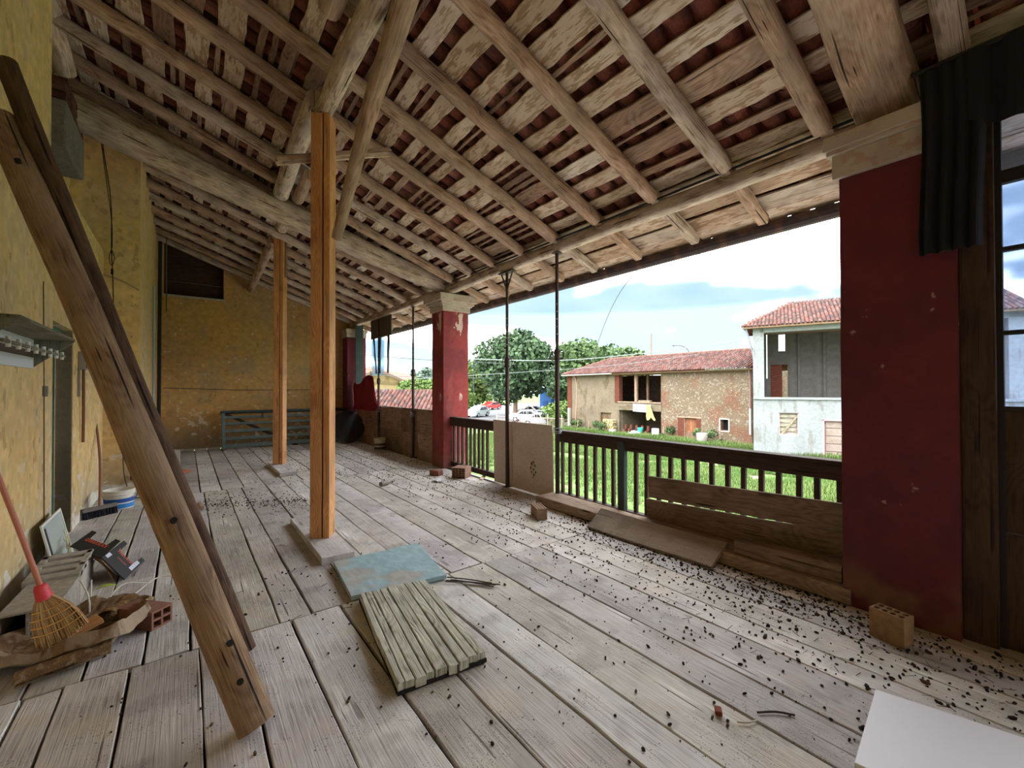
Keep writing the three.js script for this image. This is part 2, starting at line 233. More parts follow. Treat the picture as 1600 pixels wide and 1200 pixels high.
// ---------- the loggia: floor ----------
const toPx = (v) => { const c = v.clone().project(camera); return [(c.x + 1) * 800, (1 - c.y) * 600, c.z < 1 && Math.abs(c.x) < 1.1 && Math.abs(c.y) < 1.1]; };
{
  const f = struct('floor');
  const bays = [
    [-3.1, 1.5, [-1.0, -0.62, -0.48, -0.23, 0.07, 0.28, 0.55, 0.86, 1.14, 1.45, 1.70, 2.05, 2.33, 2.68, 2.89, 3.19, 3.45, 3.8]],
    [-7.7, -3.1, [-1.0, -0.63, -0.42, -0.18, 0.03, 0.22, 0.49, 0.68, 1.0, 1.27, 1.5, 1.73, 2.03, 2.35, 2.60, 2.95, 3.25, 3.55, 3.9]],
    [-13.3, -7.7, [-1.0, -0.55, -0.2, 0.18, 0.44, 0.72, 1.0, 1.28, 1.55, 1.85, 2.15, 2.45, 2.8, 3.14, 3.48, 3.95]],
    [1.5, 5.1, [-1.0, -0.6, -0.2, 0.2, 0.6, 1.0, 1.4, 1.8, 2.2, 2.6, 3.0, 3.4, 3.8]]];
  bays.forEach(([z0, z1, xs], b) => {
    for (let i = 0; i < xs.length - 1; i++) {
      const gap = b === 0 ? pick([0.008, 0.011, 0.015, 0.019]) : pick([0.009, 0.012, 0.016]), w = xs[i + 1] - xs[i] - gap, L = z1 - z0 - rnd(0.006, 0.014);
      const g = plankG(L, w, 0.035, { seg: 26, jit: b < 2 ? 0.0035 : 0.003, ch: 0.004, ends: 0.012 });
      g.rotateZ(rnd(-0.006, 0.006)); g.translate((xs[i] + xs[i + 1]) / 2, -0.0175 + rnd(-0.003, 0.002), (z0 + z1) / 2);
      obj('plank', g, pick(M.plank), f);
    }
  });
  obj('dirt_bed', bb(-1.0, 4.05, -0.12, -0.03, -13.3, 5.1, 0), M.soil, f);
  obj('slab_edge', bb(3.6, 4.12, -0.35, -0.036, -13.3, 5.1, 0), M.conc, f);
  obj('joist_bed', bb(-1.0, 3.6, -0.35, -0.121, -13.3, 5.1, 0), M.brown[1], f);
  structMesh('wall_below', wallBox(3.9, 4.12, -2.9, -0.36, -13.4, 5.1), M.conc);
}

// ---------- walls ----------
structMesh('wall_left', [wallBox(-1.45, -0.95, 0, 5.5, -5.43, 5.1), wallBox(-1.45, -0.95, 0, 3.49, -8.5, -6.4), wallBox(-1.45, -0.95, 2.12, 3.49, -6.4, -5.43), wallBox(-1.6, -1.3, 3.49, 5.6, -8.5, -5.43), wallBox(-1.45, -0.95, 0, 2.12, -5.55, -5.43)], M.yellow);
structMesh('wall_pier', [wallBox(-1.6, -0.55, 0, 5.22, -13.3, -8.5)], M.yellow);
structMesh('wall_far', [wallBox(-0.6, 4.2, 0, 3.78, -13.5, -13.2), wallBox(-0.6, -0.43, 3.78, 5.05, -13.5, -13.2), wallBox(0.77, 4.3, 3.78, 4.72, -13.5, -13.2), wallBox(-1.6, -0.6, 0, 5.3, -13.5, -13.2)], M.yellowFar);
{
  const o = struct('trim_1'); // dark loft opening high in the far wall, closed by old boards
  obj('recess_board', [bb(-0.6, 0.9, 3.75, 4.15, -13.48, -13.42, 0.004, { grain: 0 }), bb(-0.6, 0.9, 4.16, 4.6, -13.5, -13.44, 0.004, { grain: 0 }), bb(-0.6, 0.9, 4.6, 5.2, -13.5, -13.46, 0, { grain: 0 })], mat(tBrown, 0.95, 0.003, 0x5c4a42), o);
  obj('sill_edge', bb(-0.45, 0.8, 3.74, 3.79, -13.3, -13.17, 0.008, { grain: 0 }), M.conc, o);
}
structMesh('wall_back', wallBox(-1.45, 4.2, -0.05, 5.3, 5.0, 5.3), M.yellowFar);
{ // masonry block and ledge in the recess beside the beam pocket
  const o = struct('trim_2');
  obj('plaster_patch', [bb(-1.32, -1.03, 4.12, 4.62, -7.55, -6.55, 0.03)], mat(tConc, 1, 0.02, 0xb0b0b4), o);
  for (let r = 0; r < 3; r++) for (let k = 0; k < 4; k++) obj('brick', bx(0.27, 0.068, 0.235, -1.17 + rnd(-0.01, 0.01), 4.665 + r * 0.08, -6.68 - k * 0.25 + (r % 2) * 0.1, 0.006), M.tile[3], o);
  obj('rubble_ledge', [bb(-1.32, -0.98, 3.47, 3.53, -8.48, -5.45, 0.02)], M.conc, o);
  for (let k = 0; k < 6; k++) obj('rubble', bx(0.16, 0.09, 0.2, -1.13 + rnd(-0.08, 0.08), 3.57, -5.7 - k * 0.42, 0.03, { ry: rnd(-1, 1) }), M.tile[3], o);
}
{ // doorway: green leaf set back in the wall
  const d = struct('door_1'), gm = flat(0x3c6a58, 0.7);
  obj('door_leaf', [bb(-1.12, -1.075, 0, 2.12, -6.38, -5.56, 0.002)], mat(tGateBlue, 0.7, 0.002, 0x6a9a80), d);
  for (const [y0, y1] of [[0.1, 0.75], [0.85, 1.45], [1.55, 2.02]]) obj('panel', bb(-1.078, -1.062, y0, y1, -6.25, -5.68, 0.006), gm, d);
  obj('frame', [bb(-1.1, -0.985, 0, 2.12, -5.6, -5.55, 0.004), bb(-1.1, -1.03, 2.06, 2.12, -6.4, -5.55, 0.004)], gm, d);
  obj('jamb_lining', [bb(-1.08, -0.948, 0, 2.12, -6.43, -6.4, 0.006)], mat(tConc, 1, 0.004, 0xf0dcc0), d);
}

// ---------- roof: rafters, battens, clay tiles ----------
const TH = Math.atan(0.36), under = (x) => 3.41 + 0.36 * (3.85 - x);
const dn = V(Math.cos(TH), -Math.sin(TH), 0), nr = V(Math.sin(TH), Math.cos(TH), 0); // down-slope, roof normal
const rz = [1.1, 0.35, -0.42, -0.78, -1.15, -1.91, -2.64, -3.41, -4.16, -4.855, -5.57, -6.26, -6.9, -7.5, -8.2, -8.95, -9.65, -10.35, -11.05, -11.75, -12.4, -13.0];
{
  const roof = struct('ceiling');
  rz.forEach((z, i) => {
    if (z === -0.78) return;
    const x0 = z < -8.5 ? -0.7 : -1.28, x1 = 4.69 + rnd(-0.03, 0.03), r = 0.077, hz = (hx) => under(hx) + r * 1.06;
    obj('rafter', [logG([V(x0, hz(x0), z + rnd(-0.03, 0.03)), V((x0 + 3.85) / 2, hz((x0 + 3.85) / 2) + rnd(-0.012, 0.01), z + rnd(-0.02, 0.02)), V(3.86, hz(3.86), z)], r * rnd(0.92, 1.05), r * rnd(0.9, 1.0), { sq: 0.1, wob: 0.07, nt: 20, ns: 10 })], pick(M.log), roof);
    if (z < 0.5) { const t = bx(0.86, 0.1, 0.095, 0, 0, 0, 0.012, { grain: 0, rz: -TH }); t.translate(4.27, under(4.27) + 0.085, z + rnd(-0.03, 0.03)); obj('rafter_tail', t, pick(M.log), roof); }
  });
  const zb = rz.filter((z) => z !== -0.78 && z > -13.1), cand = [];
  const rowsN = 23;
  for (let b = 0; b < zb.length - 1; b++) {
    const z1 = zb[b], z0 = zb[b + 1], L = z1 - z0 - 0.012; let x = -1.2 + rnd(0, 0.12);
    while (x < 3.84) {
      const wide = rnd() < 0.8, w = wide ? rnd(0.125, 0.215) : rnd(0.05, 0.09), orange = b === 4 && x > 2.1 && x < 2.32;
      cand.push({ x: x + w / 2, z: (z0 + z1) / 2, L, w, m: orange ? M.pine : wide ? (rnd() < 0.76 ? pick(M.white) : pick(M.brown)) : pick(M.brown), lift: (b % 2) * 0.004, wide });
      const g = rnd(0.06, 0.15); if (g > 0.115 && rnd() < 0.45) cand.push({ x: x + w + g / 2, z: (z0 + z1) / 2, L, w: rnd(0.03, 0.045), m: pick(M.brown), lift: 0.012, wide: false });
      x += w + g;
    }
    for (const [xa, w] of [[3.98, 0.22], [4.22, 0.24], [4.48, 0.24], [4.68, 0.19]]) cand.push({ x: xa + w / 2 - 0.09, z: (z0 + z1) / 2, L: L + 0.01, w: w - 0.008, m: pick([M.white[4], M.white[1], M.log[0]]), lift: 0.002, wide: false, tight: true });
  }
  const score = (c) => { const p = V(c.x, under(c.x) + 0.17, c.z), s = toPx(p), d = p.distanceTo(camera.position); return s[2] && c.z < 0.3 ? c.L * c.w / (d * d) : 0; };
  cand.forEach((c) => { c.s = score(c); }); cand.sort((a, b) => b.s - a.s);
  const rest = {};
  cand.forEach((c, i) => {
    const n = i < 290 && c.s > 0, g = plankG(c.L, c.w, 0.022, { seg: n ? 7 : 3, jit: c.tight ? 0.002 : c.wide ? 0.011 : 0.006, ch: 0.003, bow: rnd(-0.008, 0.004), ends: 0.02 });
    g.rotateZ(-TH + rnd(-0.04, 0.04)); g.rotateY(rnd(-0.015, 0.015));
    const p = V(c.x, under(c.x), c.z).addScaledVector(nr, 0.157 + c.lift + 0.011); g.translate(p.x, p.y, p.z);
    if (n) obj('roof_board', g, c.m, roof); else { const k = c.m.uuid; (rest[k] ??= { m: c.m, g: [] }).g.push(g); }
  });
  for (const k in rest) obj('far_board', rest[k].g, rest[k].m, roof).userData.kind = 'stuff';
  // coppi: troughs lie on the boards, covers bridge them
  const arc = (r0, r1, L, up, ns = 6) => { const P = [], U = [], I = [], th = 0.012; for (const q of [0, 1]) for (let j = 0; j < 2; j++) for (let i = 0; i <= ns; i++) { const a = i / ns * Math.PI, r = (j ? r1 : r0) - q * th; P.push((j - 0.5) * L, (up ? 1 : -1) * Math.sin(a) * r * 0.72, Math.cos(a) * r); U.push(i / ns * 0.25, j * L); } const m = 2 * (ns + 1); const qd = (a, b, c, d) => I.push(a, b, c, a, c, d); for (let i = 0; i < ns; i++) { qd(i, i + 1, ns + 2 + i, ns + 1 + i); qd(m + i, m + ns + 1 + i, m + ns + 2 + i, m + i + 1); qd(i, m + i, m + i + 1, i + 1); qd(ns + 1 + i, ns + 2 + i, m + ns + 2 + i, m + ns + 1 + i); } const g = new THREE.BufferGeometry(); g.setAttribute('position', new THREE.Float32BufferAttribute(P, 3)); g.setAttribute('uv', new THREE.Float32BufferAttribute(U, 2)); g.setIndex(I); const h = g.toNonIndexed(); h.computeVertexNormals(); return h; };
  const trough = arc(0.098, 0.082, 0.44, false), cover = arc(0.082, 0.098, 0.44, true), tiles = [], basis = new THREE.Matrix4();
  const place = (g, s, n, z, ry) => { const X = dn.clone().applyAxisAngle(nr, ry).addScaledVector(nr, -0.02).normalize(), Z = V(0, 0, 1).applyAxisAngle(nr, ry), Y = Z.clone().cross(X).normalize(); basis.makeBasis(X, Y, Z); const o = V(-1.3, under(-1.3), 0).addScaledVector(dn, s).addScaledVector(nr, n); basis.setPosition(o.x, o.y, z); return g.clone().applyMatrix4(basis); };
  const smax = 6.55;
  for (let z = 1.0; z > -13.5; z -= 0.205) for (let s = 0.135; s < smax; s += 0.345) {
    const jz = rnd(-0.008, 0.008), js = rnd(-0.015, 0.015);
    if (!(Math.abs(z + 2.06) < 0.1 && Math.abs(s - 3.0) < 0.18)) tiles.push({ g: trough, s: s + js, n: 0.255, z: z + jz, t: 1 });
    tiles.push({ g: cover, s: s + 0.05 + js, n: 0.268, z: z - 0.1025 + jz, t: 0 });
  }
  tiles.forEach((t) => { const p = V(-1.3, under(-1.3), t.z).addScaledVector(dn, t.s), q = toPx(p), d = p.distanceTo(camera.position); t.sc = t.t && q[2] && t.z < 0 ? 1 / (d * d) : 0; });
  tiles.sort((a, b) => b.sc - a.sc);
  const bulk = M.tile.map(() => []);
  tiles.forEach((t, i) => { const k = Math.floor(rnd(0, 4)), g = place(t.g, t.s, t.n, t.z, rnd(-0.03, 0.03)); if (i < 290) obj('roof_tile', g, M.tile[k], roof); else bulk[k].push(g); });
  bulk.forEach((l, k) => { obj('far_tile', l, M.tile[k], roof).userData.kind = 'stuff'; });
  { const s = bx(6.6, 0.08, 4.3, 0, 0, 0, 0, { grain: 0, rz: -TH }); s.translate(1.75, under(1.75) + 0.32, 3.1); obj('roof_deck', s, M.brown[0], roof); }
  { const s = bx(0.7, 0.3, 14.8, 0, 0, 0, 0, { rz: -TH }); s.translate(-1.62, under(-1.62) + 0.3, -6.1); obj('roof_ridge', s, M.tile[2], roof); }
}

// ---------- beams, purlin, posts ----------
const lab = (o, l, c, g) => tag(o, l, c, g);
single('tie_beam', logG([V(-1.25, 4.9, -7.3), V(1.2, 4.2, -7.32), V(3.9, 3.46, -7.32)], 0.2, 0.155, { wob: 0.05, sq: 0.12, nt: 30, ns: 16 }), M.log[0], 'thick hewn beam running from the beam pocket in the left wall down to the flaking red column', 'beam');
single('tie_beam', logG([V(-0.9, 5.06, -0.72), V(1.6, 4.25, -0.74), V(3.95, 3.43, -0.76)], 0.16, 0.185, { wob: 0.06, sq: 0.2, nt: 30, ns: 16 }), M.log[1], 'thick cracked beam resting on the capital of the dark red pillar', 'beam');
single('wall_plate', logG([V(3.97, 3.385, 1.0), V(3.965, 3.38, -3.5), V(3.97, 3.37, -7.3), V(3.97, 3.39, -13.2)], 0.082, 0.078, { wob: 0.05, sq: 0.14, nt: 60, ns: 12 }), M.log[0], 'long round timber under the rafter ends above the balcony opening', 'beam');
single('cable', rodG([[3.86, 3.455, 0], [3.86, 3.45, -1.8], [3.862, 3.448, -3.2], [3.86, 3.45, -5.5], [3.86, 3.455, -7.2]], 0.011, { nt: 30 }), M.black, 'thin black cable clipped along the timber under the rafter ends', 'cable');
single('purlin', logG([V(1.09, 4.28, 0.9), V(1.08, 4.29, -2), V(1.08, 4.28, -4.62)], 0.11, 0.085, { wob: 0.05, nt: 24 }), M.log[0], 'pale round purlin with a tapered end on top of the nearer new post', 'beam');
single('purlin', logG([V(0.86, 4.4, 0.9), V(0.86, 4.41, -1.5), V(0.87, 4.42, -3.45)], 0.1, 0.085, { wob: 0.05, nt: 20 }), M.log[1], 'round purlin with its sawn end hanging free above the nearer post, at the top edge', 'beam');
single('purlin', logG([V(1.02, 4.36, -4.5), V(1.05, 4.35, -5.8), V(1.1, 4.34, -6.98)], 0.1, 0.105, { wob: 0.05, nt: 16 }), M.log[0], 'pale round purlin from behind the nearer post to the thick hewn beam', 'beam');
single('purlin', logG([V(1.3, 4.33, -6.1), V(1.32, 4.32, -6.95)], 0.075, 0.08, { wob: 0.05 }), M.log[2], 'short log stub beside the purlin, resting on the thick hewn beam', 'beam');
single('purlin', logG([V(1.38, 4.5, -7.3), V(1.42, 4.49, -9.5)], 0.1, 0.11, { wob: 0.05 }), M.log[0], 'short round purlin whose end sits on the farther new post', 'beam');
single('brace_log', logG([V(1.2, 4.3, -2.75), V(1.19, 3.75, -3.5), V(1.16, 2.96, -4.3)], 0.085, 0.05, { wob: 0.1, bend: 0.02, nt: 20 }), M.log[2], 'dark slanting brace log strapped against the side of the nearer new post', 'beam');
single('brace_log', logG([V(1.36, 4.42, -9.42), V(1.36, 4.3, -11.2), V(1.36, 4.12, -13.15)], 0.09, 0.08, { wob: 0.06 }), M.log[1], 'log running from the farther new post to the yellow end wall', 'beam');
single('strut_log', logG([V(-1.12, 5.5, -5.9), V(-1.08, 5.02, -6.75)], 0.09, 0.1, { wob: 0.08 }), M.log[0], 'short split log standing on the bricks above the beam pocket', 'beam');
{
  const post = (l, x, z, h, s) => {
    const p = thing('timber_post', l, 'post', [x, 0.06, z], -0.56);
    obj('post_half', bb(-s / 2, s * 0.1, 0, h, -s / 2, s / 2, 0.006), M.pine, p); obj('post_half', bb(s * 0.17, s / 2, 0, h, -s / 2, s / 2, 0.006), M.pine, p); obj('glue_joint', bb(s * 0.08, s * 0.19, 0.002, h - 0.002, -s / 2 + 0.012, s / 2 - 0.012, 0), mat(tBrown, 0.9, 0.002, 0x9c6a58), p);
    return p;
  };
  const p1 = post('new orange pine post on a foot board, the nearer of the two posts', 1.08, -4.5, 4.13, 0.182);
  obj('side_batten', bb(-0.115, -0.092, 3.2, 4.28, -0.05, 0.02, 0.003), M.greyDark, p1);
  const p2 = post('new orange pine post farther back, in front of the leaning blue-grey gate', 1.45, -9.3, 4.32, 0.18);
  obj('side_batten', bb(-0.115, -0.092, 3.7, 4.5, -0.05, 0.02, 0.003), M.greyDark, p2); obj('side_batten', bb(0.092, 0.115, 3.6, 4.4, -0.04, 0.03, 0.003), M.greyDark, p2);
  const foot = (l, x0, x1, z0, z1, h) => { const t = thing('foot_board', l, 'board', [(x0 + x1) / 2, 0, (z0 + z1) / 2]); const g = plankG(z1 - z0, x1 - x0, h, { seg: 8, jit: 0.003, ch: 0.005 }); obj('board', g.translate(0, h / 2, 0), M.plank[3], t); };
  foot('pale thick board under the nearer orange post', 0.93, 1.2, -5.3, -3.88, 0.06); foot('pale thick board under the farther orange post', 1.29, 1.56, -9.6, -8.25, 0.06);
  // laths wedged behind the post
  [[0.02, 0.0, M.log[0]], [-0.022, 0.0, M.white[1]], [0.0, 0.035, M.brown[0]]].forEach(([dy, dz, m], i) => {
    const g = plankG(1.22, 0.05, 0.024, { seg: 6, jit: 0.003 }); g.rotateZ(Math.PI / 2); g.rotateY(Math.PI / 2); g.rotateZ(0.39); g.translate(1.24, 3.92 + dy, -4.62 + dz);
    single('lath', g, m, ['old brown lath wedged crosswise behind the nearer post, uppermost of the bundle', 'pale lath wedged crosswise behind the nearer post, lowest of the bundle', 'brown lath wedged crosswise behind the nearer post, rearmost of the bundle'][i], 'lath');
  });
}

// ---------- pillars ----------
function pillar(l, x0, x1, z0, z1, h, m, capH, ov, slim) {
  const p = thing('pillar', l, 'pillar', [(x0 + x1) / 2, 0, (z0 + z1) / 2]), w = x1 - x0, d = z1 - z0;
  const sg = flatG(new THREE.BoxGeometry(w, h, d, 6, 24, 6)); const q = sg.attributes.position, s = Math.floor(rnd(0, 999));
  for (let i = 0; i < q.count; i++) { const x = q.getX(i), y = q.getY(i), z = q.getZ(i), k = 1 + 0.016 * (vn(y * 3 + 9, x + 5, 99, 99, s) - 0.5); q.setX(i, x * k + 0.006 * (vn(y * 5 + 9, z * 4 + 5, 99, 99, s + 1) - 0.5)); q.setZ(i, z * k); }
  sg.computeVertexNormals(); sg.translate(0, h / 2, 0); obj('shaft', uvBox(sg, 1, 0.3, 0), m, p);
  const prof = slim ? [[0, ov * 0.25, 0.1], [0.1, ov * 0.45, 0.03], [0.13, ov * 0.7, 0.05], [0.18, ov, capH - 0.18]] : [[0, ov * 0.45, capH * 0.56], [capH * 0.56, ov * 0.8, 0.03], [capH * 0.56 + 0.03, ov, capH * 0.44 - 0.03]];
  obj('capital', prof.map(([y, o, t]) => bx(w + o * 2, t + 0.004, d + o * 2, 0, h + y + t / 2, 0, 0.008)), M.cap, p); return p;
}
const c1 = pillar('square red column with flaking paint and a moulded white capital, midway along the balcony', 3.85, 4.39, -7.64, -7.18, 2.97, M.red, 0.31, 0.13, true);
obj('block', [bx(0.2, 0.17, 0.2, -0.18, 3.36, 0.12, 0.05), bx(0.22, 0.14, 0.22, 0.1, 3.34, 0, 0.04)], M.conc, c1);
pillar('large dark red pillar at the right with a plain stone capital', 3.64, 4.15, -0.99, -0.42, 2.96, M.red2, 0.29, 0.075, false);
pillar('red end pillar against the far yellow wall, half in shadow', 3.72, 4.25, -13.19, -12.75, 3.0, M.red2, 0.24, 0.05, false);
const tTan = tex(256, 256, 1.1, 1.1, (u, v) => { const n = fbm(u, v, 5, 5, 5, 551), f = fbm(u, v, 60, 60, 2, 555); const c = mix3([212, 194, 180], [196, 178, 164], n); const g = 0.94 + 0.12 * f; return [c[0] * g, c[1] * g, c[2] * g, f]; });
// ---------- balcony: railings, boards, props, gutter ----------
const mRail = mat(tBrown, 0.85, 0.003, 0x5c504a), mRailPost = mat(tGateBlue, 0.8, 0.003, 0x9aa4a6);
{
  const r = at('railing', 'dark wooden railing with thin square balusters between the tan panel and the dark red pillar', 'railing', [4.06, 0, -2.6]);
  r.w('top_rail', [bb(4.0, 4.1, 0.78, 0.9, -4.25, -0.98, 0.01), bb(3.985, 4.115, 0.9, 0.935, -4.25, -0.98, 0.008)], mRail);
  r.w('bottom_rail', bb(4.01, 4.1, 0.03, 0.1, -4.3, -0.98, 0.008), mRail);
  for (const z of [-4.15, -4.01, -3.88, -3.73, -3.58, -3.44, -3.3, -2.98, -2.84, -2.69, -2.55, -2.4, -2.26, -2.11, -1.96, -1.82, -1.67, -1.53, -1.38, -1.25, -1.1]) r.w('baluster', bx(0.038, 0.7, 0.042, 4.055, 0.44, z * 1.012, 0.004, { rx: rnd(-0.012, 0.012) }), mRail);
  r.w('newel_post', [bb(3.965, 4.04, 0.0, 0.86, -3.21, -3.12, 0.01), bx(0.075, 0.05, 0.09, 4.0, 0.87, -3.165, 0.024)], mRailPost);
  const r2 = at('railing', 'short dark wooden railing between the flaking red column and the tan panel', 'railing', [4.06, 0, -6.4]);
  r2.w('top_rail', [bb(4.0, 4.1, 0.8, 0.93, -7.2, -5.7, 0.01), bb(3.985, 4.115, 0.93, 0.965, -7.2, -5.7, 0.008)], mRail);
  r2.w('bottom_rail', bb(4.01, 4.1, 0.03, 0.12, -7.2, -5.7, 0.008), mRail);
  for (const z of [-7.05, -6.9, -6.75, -6.6, -6.47, -6.34, -6.2, -6.08, -5.94]) r2.w('baluster', bx(0.038, 0.72, 0.042, 4.055, 0.46, z * 1.012, 0.004), mRail);
  const mTan = mat(tTan, 0.8, 0.001);
  single('panel_board', bx(0.018, 1.0, 0.36, 3.975, 0.5, -5.52, 0.003, { rz: 0.02 }), mTan, 'narrow tan board leaning on the balcony rail behind the bracketed iron prop', 'board');
  const pb = at('panel_board', 'wide tan board with a dark stain, on the balcony rail between two iron props', 'board', [3.97, 0, -4.8]);
  pb.w('sheet', bx(0.018, 1.0, 1.02, 3.965, 0.5, -4.8, 0.003, { rz: 0.02 }), mTan);
  pb.w('batten', bx(0.02, 1.0, 0.06, 3.945, 0.5, -5.22, 0.003, { rz: 0.02 }), mTan);
  pb.w('stain', [[0.42, -4.73, 0.028], [0.40, -4.66, 0.022], [0.36, -4.75, 0.024], [0.34, -4.69, 0.02], [0.3, -4.74, 0.02], [0.27, -4.68, 0.024], [0.31, -4.64, 0.018], [0.23, -4.7, 0.016], [0.45, -4.69, 0.02]].map(([y, z, q]) => bx(0.003, q * 1.6, q, 3.951 + (0.5 - y) * 0.02 - 0.004, y, z, 0.0015, { rx: rnd(-0.6, 0.6) })), flat(0x5a4638, 1));
  // two wide planks in front of the near balusters
  const pk = (n, l, y0, y1, z0, z1, tilt, m) => single(n, plankG(z1 - z0, y1 - y0, 0.03, { seg: 10, jit: 0.004 }).rotateZ(Math.PI / 2).rotateX(tilt).translate(3.965, (y0 + y1) / 2, (z0 + z1) / 2), m, l, 'board');
  const mDk = mat(tBrown, 0.9, 0.004, 0xb8b2b0);
  pk('plank_board', 'upper of the two brown planks fixed across the balusters by the dark red pillar', 0.37, 0.59, -2.78, -1.0, -0.04, mDk);
  pk('plank_board', 'lower of the two brown planks fixed across the balusters by the dark red pillar', 0.105, 0.355, -2.8, -1.0, -0.05, mDk);
  single('sill_beam', plankG(3.3, 0.34, 0.11, { seg: 14, jit: 0.006, ch: 0.012 }).translate(3.79, 0.057, -2.6), mat(tBrown, 0.95, 0.005, 0xd4d0cc), 'low dusty sill beam along the foot of the near railing', 'beam');
  single('loose_plank', plankG(1.35, 0.3, 0.03, { seg: 8, jit: 0.006, ends: 0.03 }).rotateZ(0.47).rotateY(0.03).translate(3.57, 0.085, -2.5), mat(tFloor, 0.9, 0.004, 0xb8a898), 'dusty loose plank tilted against the low sill beam', 'board');
  single('rough_beam', logG([V(3.74, 0.17, -1.75), V(3.78, 0.16, -1.02)], 0.075, 0.085, { sq: 0.3, wob: 0.1 }), mat(tBrown, 0.95, 0.006, 0xb8b0aa), 'rough dark baulk lying on the sill beam beside the dark red pillar', 'beam');
  // boarded stretch beyond the column
  const fb = at('boarded_balustrade', 'balcony front closed with old brown boards beyond the flaking red column', 'railing', [4, 0, -10.2]);
  [-7.66, -8.62, -9.5, -10.9, -12.0, -12.74].forEach((z, i, a) => { if (i) fb.w('panel', plankG(a[i - 1] - z - 0.008, 0.57, 0.03, { seg: 5, jit: 0.004 }).rotateZ(Math.PI / 2).translate(4.035, 0.255, (z + a[i - 1]) / 2), pick(M.brown)), fb.w('panel', plankG(a[i - 1] - z - 0.008, 0.54, 0.03, { seg: 5, jit: 0.004 }).rotateZ(Math.PI / 2).translate(4.0, 0.78 + rnd(-0.015, 0.015), (z + a[i - 1]) / 2), pick(M.brown)); });
  fb.w('top_rail', bb(4.03, 4.1, 0.98, 1.06, -12.75, -7.64, 0.01), mRail);
}
function prop(l, x, z, h, split, o = {}) {
  const p = thing('steel_prop', l, 'post', [x, 0, z], o.turn ?? 0, 'adjustable iron props'), c = (r, y0, y1) => cyl(r, r, y1 - y0, 0, y0, 0, 14), m = M.metal;
  obj('base_plate', bx(0.12, 0.008, 0.12, 0, 0.004, 0, 0.002), m, p);
  obj('outer_tube', c(0.03, 0.006, split), m, p); const inn = obj('inner_tube', c(0.022, split - 0.1, h), m, p);
  obj('collar', [c(0.038, split - 0.13, split + 0.02), c(0.043, split - 0.05, split - 0.02)], m, p);
  for (const s of [-1, 1]) obj('handle', rodG([[0, split - 0.02, s * 0.035], [0, split, s * 0.1], [0, split - 0.06, s * 0.125], [0, split - 0.12, s * 0.1], [0, split - 0.11, s * 0.035]], 0.006), m, p);
  for (let k = 0; k < 5; k++) obj('pin_hole', flatG(new THREE.CylinderGeometry(0.007, 0.007, 0.05, 8)).rotateX(Math.PI / 2).rotateY(-0.75).translate(0, split + 0.22 + k * 0.1, 0), flat(0xd8dce0, 0.5), inn);
  obj('top_plate', o.bracket ? bx(0.1, 0.02, 0.34, 0, h, 0, 0.004) : bx(0.1, 0.01, 0.1, 0, h, 0, 0.002), m, p);
  if (o.bracket) for (const s of [-1, 1]) obj('bracket_arm', rodG([[0, h - 0.28, 0], [0, h - 0.01, s * 0.14]], 0.012), m, p);
  if (o.tie) obj('wire_tie', [0, 1, 2, 3, 4].map((k) => flatG(new THREE.TorusGeometry(0.045 + rnd(0, 0.02), 0.004, 5, 12)).rotateX(Math.PI / 2 + rnd(-0.3, 0.3)).translate(0, 0.9 + k * 0.02, 0)), flat(0x9aa2a8, 0.5), p);
  return p;
}
prop('dark iron prop with looped handles at the end of the near railing', 3.93, -4.17, 3.3, 2.0, { tie: true });
prop('dark iron prop with a bracket head under the timber, in front of the tan boards', 3.92, -5.27, 3.28, 1.95, { bracket: true });
prop('slim iron prop just beyond the flaking red column', 3.95, -8.75, 3.28, 1.9, { tie: true });
prop('farthest iron prop, beside the draped red cloth', 3.95, -10.85, 3.28, 1.75, { tie: true });
{
  const L = 14.2, sh = (t, a) => { const q = Math.PI + a / 6.28319 * Math.PI; return V(4.865 + Math.cos(q) * 0.085, 3.212 + Math.sin(q) * 0.115, 0.9 - t * L); };
  const g = at('gutter', 'half-round dark gutter under the tile ends of the loggia eaves', 'gutter', [4.9, 3.1, -6]);
  g.w('trough', thick(40, 8, (u, v) => sh(u, v * 6.28319).toArray(), 0.004, 10, 0.3), M.metal);
  for (let z = 0.3; z > -13; z -= 1.5) g.w('strap', thick(1, 8, (u, v) => { const p = sh((0.9 - z + u * 0.03) / L, v * 6.28319); return [p.x * 1, p.y - 0.003, p.z]; }, 0.006), M.metal);
}
